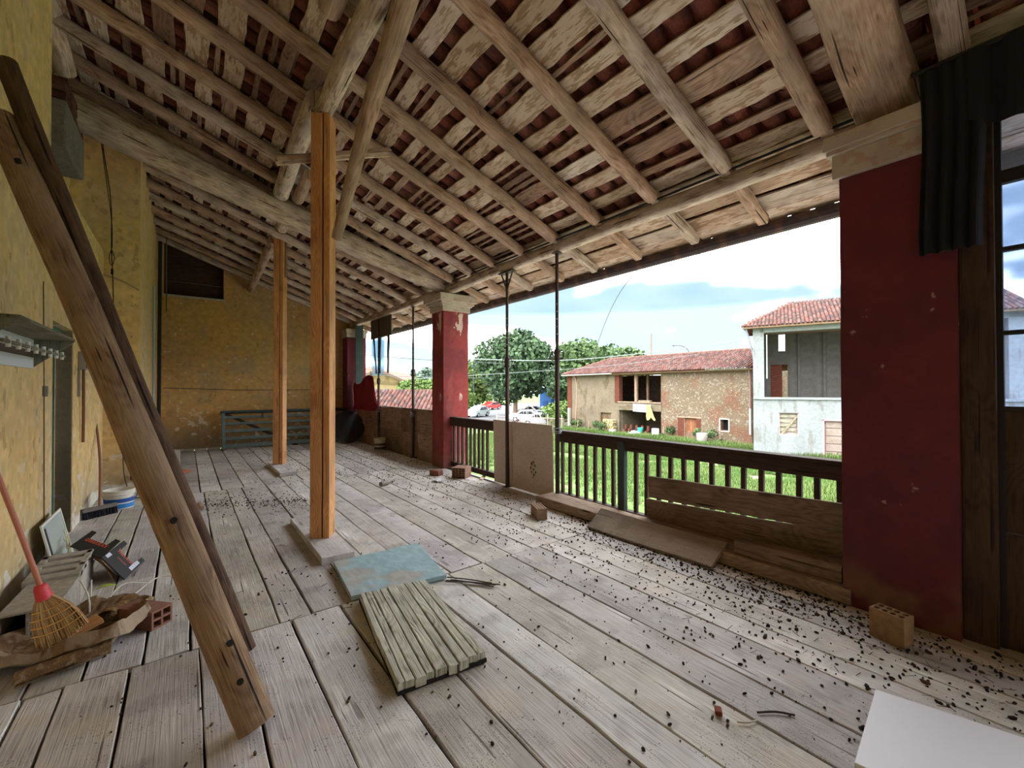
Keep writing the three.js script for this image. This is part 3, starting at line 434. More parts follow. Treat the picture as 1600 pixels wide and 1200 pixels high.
// hanging sheet, clear plastic, strips and red cloth in the far bay
const cloth = (c, o = {}) => new THREE.MeshPhysicalMaterial({ color: c, roughness: 1, side: THREE.DoubleSide, sheen: 0.2, ...o });
single('hanging_board', bx(0.03, 0.5, 1.42, 3.98, 3.07, -10.78, 0.006), mat(tConc, 0.95, 0.002, 0x8a8076), 'grey sheet of board hanging from the timber in the far bay', 'board');
single('plastic_sheet', thick(14, 8, (u, v) => [4.02 + 0.03 * Math.sin(u * 19) * (1 - v), 2.86 - v * 1.0, -11.55 + u * 0.9], 0.002), new THREE.MeshPhysicalMaterial({ color: 0xd4e8f6, roughness: 0.35, transmission: 0.9, thickness: 0, side: THREE.DoubleSide }), 'pale blue plastic sheet hanging below the grey board in the far bay', 'sheet');
[[-11.25, 0.07, 'left'], [-10.78, 0.09, 'middle'], [-10.22, 0.16, 'right']].forEach(([z, w, s]) => single('cloth_strip', thick(6, 10, (u, v) => [3.96 + 0.02 * Math.sin(u * 9 + v * 3), 2.84 - v * 0.95, z + (u - 0.5) * w * (1 - 0.6 * v) + v * (s === 'left' ? 0.22 : 0)], 0.004), cloth(0x4a4a50), 'dark cloth strip hanging below the grey board, ' + { left: 'farthest of the three and slanting', middle: 'middle one of the three', right: 'nearest and widest of the three' }[s], 'cloth', 'cloth strips in the far bay'));
single('red_cloth', thick(40, 16, (u, v) => { const top = mix(1.68, 1.86, sm(0.2, 0.75, u)) - 0.72 * sm(0.78, 1, u) - 0.05 * Math.sin(u * 9), y = mix(top, 0.93, v); return [3.86 + 0.035 * Math.sin(u * 26 + v * 2) * (0.3 + 0.7 * v) + 0.05 * sm(0, 0.1, 1 - v) - (v < 0.07 ? 0 : 0.03), y, -12.72 + u * 1.95]; }, 0.008), cloth(0x861c28), 'dark red cloth draped over the boards at the far end of the balcony', 'cloth');
single('grey_board', bx(0.22, 1.7, 0.03, 4.0, 2.5, -12.55, 0.004), mat(tGateBlue, 0.9, 0.002, 0x8c9290), 'tall grey-green board standing in front of the shadowed red end pillar', 'board');
{
  const p = at('plant_sprig', 'small yellow-green plant sprig above the draped red cloth', 'plant', [4.06, 0.98, -11.75]);
  p.w('stem', [rodG([[4.06, 1.0, -11.75], [4.05, 1.85, -11.77], [4.07, 2.02, -11.8]], 0.006), rodG([[4.06, 1.75, -11.75], [4.08, 1.88, -11.66]], 0.005)], flat(0x7a6a30));
  for (let k = 0; k < 14; k++) { const s = new THREE.Shape(); s.moveTo(0, 0); s.quadraticCurveTo(0.03, 0.035, 0, 0.085); s.quadraticCurveTo(-0.03, 0.035, 0, 0); p.w('leaf', flatG(new THREE.ShapeGeometry(s, 3)).rotateX(rnd(-1, 1)).rotateZ(rnd(-2, 2)).rotateY(rnd(0, 6)).translate(4.06 + rnd(-0.04, 0.04), 1.74 + k * 0.02, -11.76 + rnd(-0.09, 0.09)), flat(k % 3 ? 0xa8b83c : 0xd8c050, 0.8)); }
}
// ---------- far end: gate, disc, buckets ----------
{
  const g = thing('gate', 'long blue-grey slatted gate leaning on the yellow end wall', 'gate', [2.55, 0, -12.62]); const q = new THREE.Group(); 
  const R = (o) => o; const tl = (geo) => geo.rotateX(-0.32);
  for (const [y, h] of [[0.09, 0.09], [0.28, 0.075], [0.47, 0.075], [0.66, 0.07], [0.82, 0.06]]) obj('slat', tl(plankG(3.6, h, 0.022, { seg: 10, jit: 0.003 }).rotateZ(Math.PI / 2).rotateY(Math.PI / 2).translate(0, y, 0.02 + rnd(-0.003, 0.003))), M.gate, g);
  obj('top_rail', tl(bb(-1.86, 1.8, 0.93, 0.99, -0.045, 0.055, 0.004)), mat(tGateBlue, 0.7, 0.002, 0x909a9a), g);
  for (const x of [-1.8, 1.76]) obj('stile', tl(bb(x - 0.035, x + 0.035, 0.01, 0.94, -0.035, 0.045, 0.005)), M.gate, g);
  obj('brace', tl(bx(1.85, 0.07, 0.02, 0, 0, 0, 0.004, { rz: -0.53, grain: 0 }).translate(-0.95, 0.46, -0.03)), mat(tBrown, 0.9, 0.002, 0x5a5050), g);
  obj('hinge', tl(bx(0.04, 0.16, 0.03, -0.95, 0.86, 0.03, 0.006)), M.metal, g);
  const d = thing('table_top', 'round dark table top with a thin rim, leaning on the gate below the red cloth', 'table top', [3.58, 0.45, -12.2]);
  const tt = (geo) => geo.rotateX(Math.PI / 2 - 0.3).scale(0.93, 0.93, 0.93);
  obj('disc', tt(latheG([[0.001, -0.012], [0.47, -0.012], [0.485, 0], [0.47, 0.012], [0.001, 0.012]], 40)), flat(0x242222, 0.8), d);
  obj('rim', tt(flatG(new THREE.TorusGeometry(0.485, 0.014, 8, 48)).rotateX(Math.PI / 2)), flat(0x4a4846, 0.5, { metalness: 0.4 }), d);
}
function bucket(l, x, z, r, h, m, bands) {
  const b = thing('paint_bucket', l, 'bucket', [x, 0, z]);
  obj('body', latheG([[0.001, 0.004], [r * 0.86, 0.0], [r * 0.9, 0.01], [r, h], [r - 0.004, h], [r * 0.86, 0.012], [0.001, 0.012]], 28), m, b);
  for (const [q, y] of [[1, 0.008], [0.985, 0.05]]) obj('rim', flatG(new THREE.TorusGeometry(r * q, 0.007, 6, 28)).rotateX(Math.PI / 2).translate(0, h - y, 0), m, b);
  for (const [y0, y1, c] of bands) { const f = (y) => r * (0.9 + 0.1 * y / h) + 0.0015; obj('label_band', latheG([[f(y0), y0], [f(y1), y1]], 28), flat(c, 0.6), b); }
  obj('handle', rodG([0, 1, 2, 3, 4, 5, 6].map((k) => { const a = k / 6 * Math.PI; return [Math.cos(a) * (r + 0.008), h - 0.04 - Math.sin(a) * r * 0.55, Math.sin(a) * r * 0.75 + 0.012]; }), 0.003), flat(0x888888, 0.4), b);
  return b;
}
bucket('white and blue paint bucket on the floor behind the broom with the dark brush head', -0.66, -7.32, 0.155, 0.24, flat(0xdcd8d0, 0.5), [[0.02, 0.075, 0x2a86d0], [0.09, 0.14, 0x2050a0]]);
bucket('dirty cream bucket with dark bands at the foot of the far boards', 3.78, -10.3, 0.14, 0.3, flat(0xc8c0a8, 0.6), [[0.03, 0.09, 0x3a3630], [0.12, 0.18, 0x5a5048]]);
single('white_block', [bx(0.26, 0.34, 0.2, -0.22, 0.172, -10.45, 0.03, { ry: 0.3 })], mat(tConc, 0.95, 0.004, 0xf4f4ea), 'whitish block standing on the floor by the pier corner', 'block');
single('tile_shard', bx(0.17, 0.025, 0.24, -0.04, 0.013, -9.8, 0.004, { ry: 0.5 }), flat(0xd8765a, 0.85), 'flat orange tile piece on the floor in front of the whitish block', 'tile');
single('wall_cable', rodG([[-0.42, 1.53, -13.19], [1.5, 1.47, -13.19], [3.7, 1.5, -13.19]], 0.007), flat(0x4a3c2c, 0.9), 'thin dark cable running level across the yellow end wall', 'cable');
// pipes, rods and wires at the left
single('corner_pole', rodG([[-0.48, 0, -12.6], [-0.48, 4.9, -12.75]], 0.035, { ns: 10 }), flat(0x2a2624, 0.9), 'dark pole standing in the corner of the pier and the end wall', 'pole');
single('corner_pipe', rodG([[-0.515, 0.0, -11.3], [-0.515, 3.6, -11.3]], 0.02, { ns: 8 }), flat(0xa8b4b4, 0.6), 'pale thin pipe running up the edge of the yellow pier', 'pipe');
single('thin_rod', rodG([[-0.36, 5.0, -12.4], [-0.36, 3.3, -12.7]], 0.012), flat(0x6a5c48, 0.9), 'thin rod hanging in front of the dark loft opening', 'rod');
{
  const z = -8.42, w = at('hanging_wire', 'dark twisted wire hanging from the thick beam down the yellow pier', 'wire', [-0.87, 5.0, z]);
  w.w('strand', [rodG([[-0.885, 4.95, -7.55], [-0.885, 4.7, -7.8], [-0.87, 4.2, z], [-0.86, 3.5, z], [-0.845, 3.1, z], [-0.84, 2.9, z], [-0.83, 2.3, z], [-0.82, 1.85, z]], 0.006, { nt: 30 }), rodG([[-0.9, 4.9, -7.55], [-0.89, 4.5, -8.0], [-0.86, 3.9, z], [-0.855, 3.55, z]], 0.005, { nt: 16 })], M.black);
  w.w('loop', rodG([[-0.86, 3.52, z], [-0.885, 3.4, z], [-0.86, 3.28, z], [-0.83, 3.4, z], [-0.86, 3.52, z]], 0.005), M.black); w.w('knot', bx(0.03, 0.09, 0.03, -0.852, 3.2, z, 0.012), M.black); w.w('clip', bx(0.05, 0.02, 0.02, -0.8, 2.12, z, 0.004), M.black);
  single('wall_rod', rodG([[-1.15, 3.2, -8.46], [-0.78, 3.1, -8.44], [-0.56, 2.98, -8.44]], 0.014), flat(0xa89878, 0.9), 'pale rod fixed across the upper part of the yellow pier', 'rod');
  single('loose_wire', rodG([[-0.72, 1.0, -8.4], [-0.72, 0.6, -8.4], [-0.7, 0.25, -8.35], [-0.62, 0.05, -8.1], [-0.52, 0.012, -7.8], [-0.42, 0.02, -7.75], [-0.33, 0.012, -7.9]], 0.007, { nt: 30 }), flat(0x4c4a48, 0.8), 'dark wire sagging down the pier to the floor behind the leaning logs', 'wire');
  single('hook_block', bx(0.09, 0.1, 0.07, -0.6, 0.2, -8.44, 0.03), flat(0x4a3828, 0.9), 'small brown block stuck on the foot of the pier beside the leaning logs', 'block');
  const e = at('electrical_box', 'small grey switch box with a rusty pipe on the wall right of the green door', 'electrical box', [-0.95, 1.8, -6.75]);
  e.w('box', bb(-0.95, -0.89, 1.72, 1.92, -6.86, -6.68, 0.008), flat(0x8c8478, 0.7)); e.w('cover', bb(-0.893, -0.88, 1.74, 1.9, -6.84, -6.7, 0.004), flat(0x70685e, 0.6)); e.w('pipe', rodG([[-0.92, 1.74, -6.8], [-0.92, 1.2, -6.82], [-0.925, 0.9, -6.84]], 0.014), flat(0x7a5236, 0.9)); e.w('back_plate', bb(-0.95, -0.94, 1.42, 1.74, -6.78, -6.66, 0.002), flat(0x7a7064, 0.8));
  const s = at('light_switch', 'small grey switch on a thin cable left of the green door', 'switch', [-0.95, 1.48, -5.25]);
  s.w('plate', bb(-0.95, -0.93, 1.44, 1.53, -5.3, -5.21, 0.006), flat(0x6c665e, 0.6)); s.w('rocker', bb(-0.932, -0.922, 1.465, 1.505, -5.275, -5.235, 0.004), flat(0x8a847a, 0.5)); s.w('cable', [rodG([[-0.946, 2.4, -5.2], [-0.946, 1.5, -5.25]], 0.004), rodG([[-0.946, 1.45, -5.25], [-0.944, 0.9, -5.26], [-0.946, 0.1, -5.3]], 0.004)], flat(0x7a6440, 0.9));
}
{ // open plate rack on the left wall
  const s = at('wall_rack', 'white and grey wooden plate rack with pegs on the left wall', 'shelf', [-0.95, 1.66, -4.2]), m1 = mat(tGreyWood, 0.85, 0.002, 0xd0d0cc), m2 = mat(tGreyWood, 0.85, 0.002, 0xa8a49a), z0 = -4.88, z1 = -3.45;
  s.w('top_board', bb(-0.95, -0.71, 1.885, 1.905, z0, z1, 0.003), m2);
  s.w('back_panel', [bb(-0.95, -0.935, 1.66, 1.745, z0, z1, 0.002), bb(-0.95, -0.935, 1.8, 1.885, z0, z1, 0.002)], flat(0xd4dade, 0.6)); s.w('back_slot', bb(-0.949, -0.943, 1.74, 1.805, z0, z1, 0.001), flat(0x5a4c40, 0.9));
  for (const z of [z0, z1]) s.w('cheek', extr(poly([[-0.95, 1.66], [-0.95, 1.885], [-0.71, 1.885]]), 0.016, 0.001).translate(0, 0, z - 0.008), m2);
  s.w('peg_rail', bb(-0.79, -0.77, 1.755, 1.775, z0 - 0.05, z1, 0.003), m2);
  for (let k = 0; k < 8; k++) s.w('peg', cyl(0.011, 0.011, 0.06, -0.78, 1.735, z0 + 0.02 + k * 0.185, 10), flat(0xe4e0d8, 0.5));
}
// ---------- leaning logs ----------
{
  const A = [V(0.262, 0.02, -2.2), V(-0.305, 1.557, -2.995), V(-0.872, 3.09, -3.785)];
  const t = at('leaning_log', 'thick peeled log with bolt holes leaning on the left wall, nearest to the viewer', 'log', [0.25, 0, -2.2]);
  const c = path(A); t.w('trunk', logG(A, 0.077, 0.07, { wob: 0.045, bend: 0.012, nt: 40, ns: 20 }), mat(tLog, 0.85, 0.006, 0xc4b09a));
  for (const [s, q] of [[0.055, 0], [0.1, 0.25], [0.27, 0.1], [0.885, 0]]) { const p = c.getPoint(s), n = camera.position.clone().sub(p), T = c.getTangent(s); n.addScaledVector(T, -n.dot(T)).normalize(); n.applyAxisAngle(T, q); t.w('bolt_hole', flatG(new THREE.CylinderGeometry(0.014, 0.014, 0.02, 12)).applyQuaternion(new THREE.Quaternion().setFromUnitVectors(V(0, 1, 0), n)).translate(...p.clone().addScaledVector(n, mix(0.075, 0.068, s)).toArray()), M.dark); }
  single('leaning_log', logG([V(0.275, 0.01, -2.86), V(-0.285, 1.708, -3.332), V(-0.86, 3.45, -3.85)], 0.052, 0.052, { wob: 0.05, nt: 36, ns: 14 }), mat(tLog, 0.9, 0.005, 0x7c6658), 'thinner dark pole leaning on the left wall, right behind the thick peeled log', 'log');
}
// ---------- clutter by the left wall ----------
function hollow(l, w, h, d, nx, ny, p, ry, m, round, rx = 0) { // perforated brick; holes run along its own z
  const s = poly([[-w / 2, 0], [w / 2, 0], [w / 2, h], [-w / 2, h]]), e = 0.012, cw = (w - e) / nx, ch = (h - e) / ny;
  for (let i = 0; i < nx; i++) for (let j = 0; j < ny; j++) { const a = new THREE.Path(), x = -w / 2 + e / 2 + (i + 0.5) * cw, y = e / 2 + (j + 0.5) * ch, u = cw / 2 - e / 2, v = ch / 2 - e / 2; if (round) a.absellipse(x, y, u, v, 0, 6.2832, true); else { a.moveTo(x - u, y - v); a.lineTo(x - u, y + v); a.lineTo(x + u, y + v); a.lineTo(x + u, y - v); a.closePath(); } s.holes.push(a); }
  const g = extr(s, d, 0).translate(0, 0, -d / 2).rotateX(rx); const t = thing('hollow_brick', l, 'brick', p, ry); obj('shell', g, m, t);
  obj('core', round || nx * ny > 6 ? bx(w - 0.02, h - 0.02, d * 0.6, 0, h / 2, 0, 0).rotateX(rx) : bx(w - 0.02, h - 0.02, 0.02, 0, h / 2, 0, 0).rotateX(rx), M.dark, t); return t;
}
hollow('reddish hollow brick on the floor beside the crumpled sack', 0.13, 0.115, 0.27, 2, 2, [-0.2, 0, -3.62], 0.72, mat(tConc, 0.95, 0.003, 0xe0a898));
hollow('grey hollow block against the left wall, under the straw broom', 0.25, 0.2, 0.5, 2, 1, [-0.72, 0, -3.98], -0.05, M.conc);
{
  const t = at('slotted_block', 'grey slotted concrete block against the left wall, in front of the leaning pane', 'block', [-0.72, 0, -4.5]);
  t.w('body', [bb(-0.86, -0.58, 0, 0.185, -4.78, -4.24, 0.008)], M.conc); t.w('rib', [-4.75, -4.58, -4.43, -4.28].map((z) => bb(-0.86, -0.58, 0.18, 0.22, z - 0.045, z + 0.045, 0.006)), M.conc); t.w('edge', [bb(-0.86, -0.82, 0.18, 0.22, -4.78, -4.24, 0.005), bb(-0.62, -0.58, 0.18, 0.22, -4.78, -4.24, 0.005)], M.conc); t.w('slot', bb(-0.82, -0.62, 0.176, 0.19, -4.76, -4.26, 0), M.dark);
  const p = at('cloudy_pane', 'cloudy pane in a thin white frame leaning on the wall under the switch', 'pane', [-0.88, 0, -5.2]), tl = (g) => g.rotateZ(0.2).translate(-0.8, 0.0, -5.18);
  p.w('sheet', tl(bx(0.006, 0.42, 0.58, 0, 0.23, 0, 0.001)), new THREE.MeshPhysicalMaterial({ color: 0xb8c8c4, roughness: 0.3, clearcoat: 0.6, side: THREE.DoubleSide })); 
  p.w('frame', [tl(bx(0.014, 0.02, 0.64, 0, 0.44, 0, 0.003)), tl(bx(0.014, 0.02, 0.64, 0, 0.012, 0, 0.003)), tl(bx(0.014, 0.42, 0.02, 0, 0.23, 0.31, 0.003)), tl(bx(0.014, 0.42, 0.02, 0, 0.23, -0.31, 0.003))], flat(0xe4e4de, 0.6));
  for (let k = 0; k < 6; k++) p.w('straw', rodG([[-0.77, 0.1 + rnd(0, 0.1), -5.0 - rnd(0, 0.25)], [-0.78, 0.16 + rnd(0, 0.08), -5.1 - rnd(0, 0.1)], [-0.8, 0.2 + rnd(0, 0.14), -5.2 + rnd(-0.1, 0.1)]], 0.004), flat(0xd8d4a8, 0.7));
  p.w('glue_line', tl(bx(0.004, 0.36, 0.03, 0.006, 0.23, 0.26, 0.001)), flat(0x3c2c34, 0.6));
}
{ // folded printed carton
  const canvasTex = (w, h, draw) => { const c = document.createElement('canvas'); c.width = w; c.height = h; const x = c.getContext('2d'); draw(x); const t = new THREE.CanvasTexture(c); t.colorSpace = THREE.SRGBColorSpace; t.magFilter = THREE.LinearFilter; return t; };
  const print = (big) => new THREE.MeshStandardMaterial({ roughness: 0.7, side: THREE.DoubleSide, map: canvasTex(256, 256, (x) => { x.fillStyle = '#100e14'; x.fillRect(0, 0, 256, 256); x.save(); x.translate(128, 128); x.fillStyle = '#d8502a'; x.textAlign = 'center'; x.font = 'bold 52px sans-serif'; x.fillText('YARNNG', 0, big ? -6 : 14, 190); if (big) { x.fillStyle = '#a8442c'; x.font = 'bold 22px sans-serif'; x.fillText('YARNING', 0, 34, 150); } x.restore(); if (big) { x.fillStyle = '#d8dce8'; x.fillRect(206, 60, 34, 96); x.fillStyle = '#9aa0b4'; for (let k = 0; k < 12; k++) x.fillRect(210, 64 + k * 7.4, 26, 2 + (k % 3)); x.fillStyle = '#c8ccd8'; x.fillRect(6, 170, 30, 44); } }) });
  const t = at('folded_carton', 'black printed carton folded into a tent shape beside the slotted block', 'carton', [-0.5, 0, -4.85]);
  const sheet = (O, X, Y, m, n) => { // I-shaped flap on axes X, Y from corner O
    const s = poly([[0, 0], [1, 0], [1, 1], [0.84, 1], [0.8, 0.6], [0.2, 0.6], [0.16, 1], [0, 1]].map((q) => q)), g = flatG(new THREE.ExtrudeGeometry(s, { depth: 0.008, bevelEnabled: false })), p = g.attributes.position, uv = g.attributes.uv, N = X.clone().cross(Y).normalize();
    for (let i = 0; i < p.count; i++) { const a = p.getX(i), b = p.getY(i), d = p.getZ(i); uv.setXY(i, a, b * 0.9 + 0.05); const w = O.clone().addScaledVector(X, a).addScaledVector(Y, b).addScaledVector(N, d); p.setXYZ(i, w.x, w.y, w.z); }
    g.computeVertexNormals(); t.w(n, g, m);
  };
  const F0 = V(-0.516, 0.2, -4.56), F1 = V(-0.46, 0.2, -4.97), W = F1.clone().sub(F0);
  sheet(F0, V(-0.228, 0.02, -0.43), W.clone().add(V(0.02, 0, -0.01)), print(false), 'upper_flap');
  sheet(F0, V(0.14, -0.19, 0.05), W.clone().add(V(0.04, 0, 0.02)), print(true), 'front_flap');
  const k = mat(tBrown, 0.9, 0.001, 0xd8c8b0); t.w('inner_card', thick(6, 6, (u, v) => [-0.52 - 0.2 * u * (1 - v) + 0.08 * v, 0.19 * (1 - v) + 0.006, -4.57 - 0.38 * u + 0.03 * v], 0.006), k);
}
{ // straw broom with red collar
  const b = at('straw_broom', 'straw broom with a red collar standing head down against the left wall', 'broom', [-0.53, 0.1, -3.45]), C0 = V(-0.628, 0.36, -3.5), E = (a, d = 0) => V(mix(-0.635, -0.43, (a + 1) / 2), mix(0.095, 0.175, (a + 1) / 2) - 0.03 * (1 - a * a), -3.42 + d), A = (a, d = 0) => C0.clone().add(V(a * 0.024, -0.01 + a * 0.006, d));
  b.w('handle', rodG([[-0.632, 0.38, -3.5], [-0.71, 0.69, -3.505], [-0.8, 1.03, -3.515], [-0.915, 1.45, -3.54]], 0.0125, { ns: 10 }), flat(0xc4806a, 0.7));
  b.w('collar', latheG([[0.001, 0.055], [0.022, 0.055], [0.03, 0.035], [0.036, -0.03], [0.03, -0.034], [0.001, -0.034]], 20).applyQuaternion(new THREE.Quaternion().setFromUnitVectors(V(0, 1, 0), V(-0.25, 0.93, -0.05).normalize())).translate(C0.x, C0.y, C0.z), flat(0xdc4450, 0.5));
  const st = [[], []]; for (let k = 0; k < 460; k++) { const a = rnd(-1, 1), d = rnd(-1, 1) * 0.022, p0 = A(a, d * 0.7), p1 = E(a, d).lerp(p0, rnd(0, 0.12)); st[k % 4 ? 0 : 1].push(rodG([p0, p0.clone().lerp(p1, 0.5).add(V(a * 0.02, 0.008, 0)), p1], 0.0028, { nt: 4, ns: 4 })); }
  b.w('bristles', st[0], flat(0xb89468, 0.9)).userData.kind = 'stuff'; b.w('bristles', st[1], flat(0xdcc08c, 0.9)).userData.kind = 'stuff';
  for (const q of [0.3, 0.45, 0.6, 0.75]) b.w('stitching', rodG([-1, -0.6, -0.2, 0.2, 0.6, 1].map((a) => A(a, 0.02).lerp(E(a, 0.024), q).add(V(a * 0.02 * 4 * q * (1 - q), 0.005, 0.004))), 0.0035, { nt: 14, ns: 4 }), flat(0xe8b868, 0.8));
}
{ // push broom with dark brush head
  const b = at('push_broom', 'broom with a brown handle and a wide dark blue brush head by the yellow pier', 'broom', [-0.8, 0, -7.0]);
  b.w('handle', rodG([[-0.8, 0.1, -6.98], [-0.86, 0.6, -7.5], [-0.98, 1.1, -8.1], [-1.08, 1.34, -8.45]], 0.013, { ns: 8 }), flat(0x8a5a44, 0.7));
  b.w('head', bx(0.34, 0.045, 0.05, -0.8, 0.105, -6.98, 0.008, { ry: 0.62 }), flat(0x6c6460, 0.7));
  const st = []; for (let k = 0; k < 240; k++) { const a = rnd(-0.165, 0.165), d = rnd(-0.022, 0.022), c = Math.cos(0.62), s = Math.sin(0.62), p = V(-0.8 + a * c + d * s, 0.085, -6.98 - a * s + d * c); st.push(rodG([p, p.clone().add(V(rnd(-0.01, 0.01), -0.085, rnd(-0.01, 0.01)))], 0.003, { ns: 4 })); }
  b.w('bristles', st, flat(0x20222e, 0.9)).userData.kind = 'stuff';
}
{ // crumpled sack
  const c = [-0.52, -3.62], s = at('crumpled_sack', 'crumpled brown sack lying open on the floor under the straw broom', 'sack', [c[0], 0, c[1]]), R = (a) => 0.36 * (1 + 0.25 * (fbm(a / 6.2832, 0.3, 7, 3, 2, 71) - 0.5) * 2);
  const tS = tex(256, 256, 0.5, 0.5, (u, v) => { const n = fbm(u, v, 6, 6, 4, 501), st = sm(0.55, 0.6, fbm(u, v, 3, 3, 4, 507)); const q = mix3(mix3([150, 120, 84], [96, 74, 54], n), [176, 164, 146], st * 0.6); return [q[0], q[1], q[2], fbm(u, v, 40, 40, 2, 503)]; });
  s.w('cloth', thick(64, 14, (u, v) => { const a = u * 6.2832, r = R(a) * v, x = Math.cos(a) * r * 1.0, z = Math.sin(a) * r * 1.05 * (Math.cos(a) < 0 ? 1 : 1); const rim = sm(0.7, 0.95, v) * (0.05 + 0.09 * sm(0.5, 0.8, fbm(u, 0.5, 6, 2, 2, 75))) * (1 - sm(0.93, 1.0, v) * 0.5); const wr = 0.05 * fbm(0.5 + x * 1.2, 0.5 + z * 1.2, 8, 8, 3, 79) + 0.02 * fbm(0.5 + x, 0.5 + z, 30, 30, 2, 83); return [c[0] + x + 0.02 * Math.sin(a * 7) * v, 0.004 + (wr + rim) * Math.min(1, v * 3), c[1] + z]; }, 0.005, 2, 0.4), mat(tS, 1, 0.004));
  s.w('roll', thick(20, 10, (u, v) => { const a = v * 5.2 + 0.6, r = 0.055 - v * 0.012 + 0.008 * Math.sin(u * 9); return [-0.34 + Math.cos(a) * r + (u - 0.5) * 0.1, 0.08 + Math.sin(a) * r, -3.74 - (u - 0.5) * 0.2]; }, 0.004, 1, 0.4), mat(tS, 1, 0.004, 0xf0dcb8));
  s.w('roll', thick(20, 10, (u, v) => { const a = v * 5.0, r = 0.045 - v * 0.01; return [-0.5 + (u - 0.5) * 0.34 , 0.05 + Math.sin(a) * r, -3.26 + Math.cos(a) * r - (u - 0.5) * 0.1]; }, 0.004, 1, 0.4), mat(tS, 1, 0.004, 0xf0e4d4));
  single('wood_scrap', bx(0.15, 0.03, 0.1, -0.47, 0.1, -3.55, 0.004, { ry: 0.4, rz: 0.25 }), M.pine, 'small sawn wood scrap lying in the crumpled sack', 'wood scrap');
  single('green_leaf', thick(6, 3, (u, v) => [-0.5 + u * 0.12, 0.1 + 0.02 * Math.sin(u * 3), -4.15 + (v - 0.5) * 0.05 * Math.sin(u * 3.14)], 0.001), flat(0xa8c444, 0.7), 'bright green leaf beside the straw broom', 'leaf');
  [[[-0.56, 0.2, -4.1], [-0.5, 0.12, -3.95], [-0.49, 0.02, -3.9], [-0.52, 0.16, -4.2]], [[-0.44, 0.03, -4.0], [-0.35, 0.1, -4.15], [-0.2, 0.05, -4.2]], [[-0.3, 0.02, -4.1], [-0.15, 0.05, -4.3], [0.02, 0.02, -4.25]]].forEach((p, i) => single('plastic_strap', rodG(p, 0.005, { nt: 12 }), flat(0xd8d8cc, 0.5), ['white strap curling over the edge of the grey hollow block', 'white strap lying between the sack and the reddish brick', 'pale strap lying behind the reddish hollow brick'][i], 'strap'));
}
// ---------- things on the floor ----------
function slab(n, l, cat, pts, y, th, m) { const cx = pts.reduce((a, p) => a + p[0], 0) / 4, cz = pts.reduce((a, p) => a + p[1], 0) / 4; const g = extr(poly(pts.map(([x, z]) => [x - cx, -(z - cz)])), th, 0.003).rotateX(-Math.PI / 2); const q = uvBox(g, 2, rnd(0, 3), rnd(0, 3)); const o = single(n, q, m, l, cat); o.position.set(cx, y, cz); return o; }
slab('blue_board', 'worn pale blue board lying between the nearer post and the weathered board', 'board', [[1.0, -3.8], [1.75, -3.78], [1.63, -3.0], [0.935, -3.1]], 0.012, 0.028, M.blue);
{ // weathered board of narrow strips
  const P = [[0.975, -3.06], [1.455, -3.0], [1.318, -1.965], [0.826, -2.01]], t = at('weathered_board', 'greenish-grey weathered board of narrow strips lying in front of the pale blue board', 'board', [1.14, 0, -2.5]), n = 9; let e = 0;
  const ws = [0.08, 0.1, 0.12, 0.1, 0.14, 0.12, 0.12, 0.11, 0.11]; 
  for (let k = 0; k < n; k++) { const a = e + 0.005, b = e + ws[k] - 0.005; e += ws[k]; const L = (t0, t1, s) => [mix(P[0][0], P[1][0], t0) * (1 - s) + mix(P[3][0], P[2][0], t0) * s, mix(P[0][1], P[1][1], t0) * (1 - s) + mix(P[3][1], P[2][1], t0) * s]; const p0 = L(a, 0, 0), p1 = L(b, 0, 0), p2 = L(b, 0, 1), p3 = L(a, 0, 1), len = Math.hypot(p3[0] - p0[0], p3[1] - p0[1]), w = Math.hypot(p1[0] - p0[0], p1[1] - p0[1]); const g = plankG(len + rnd(-0.02, 0.01), w, 0.045, { seg: 8, jit: 0.0025, ends: 0.008 }).rotateY(Math.atan2(p3[0] - p0[0], p3[1] - p0[1])).translate((p0[0] + p2[0]) / 2, 0.036 + rnd(-0.002, 0.002), (p0[1] + p2[1]) / 2); t.w('strip', g, M.grey); }
  t.w('backing', extr(poly(P.map(([x, z]) => [x, -z])), 0.02, 0).rotateX(-Math.PI / 2).translate(0, 0.003, 0), M.dark);
}
slab('white_board', 'white board lying on the floor in the lower right corner', 'board', [[2.7, -0.605], [2.83, -0.12], [2.2, 0.0], [2.11, -0.54]], 0.004, 0.014, flat(0xeceaf2, 0.6));
hollow('perforated orange brick standing on end at the foot of the dark red pillar', 0.17, 0.11, 0.17, 4, 2, [3.4, 0.085, -0.665], 1.35, mat(tConc, 0.95, 0.002, 0xe0b890), true, -Math.PI / 2);
hollow('dusty perforated brick beside the iron prop at the end of the near railing', 0.26, 0.12, 0.13, 8, 3, [3.34, 0.065, -3.78], 1.15, mat(tConc, 0.95, 0.002, 0xd8b8a0), true, -Math.PI / 2);
hollow('dusty hollow brick at the foot of the flaking red column', 0.24, 0.18, 0.26, 4, 5, [3.72, 0, -6.3], -0.95, mat(tConc, 0.95, 0.002, 0xe8b8a8));
single('brick_piece', bx(0.12, 0.09, 0.2, 3.46, 0.045, -6.72, 0.006, { ry: 0.4 }), M.tile[0], 'red half brick lying behind the dusty hollow brick', 'brick');
single('wood_offcut', bx(0.3, 0.02, 0.06, 3.95, 0.012, -6.0, 0.004, { ry: 0.8 }), M.white[1], 'pale offcut on the floor beside the dusty hollow brick', 'wood scrap');
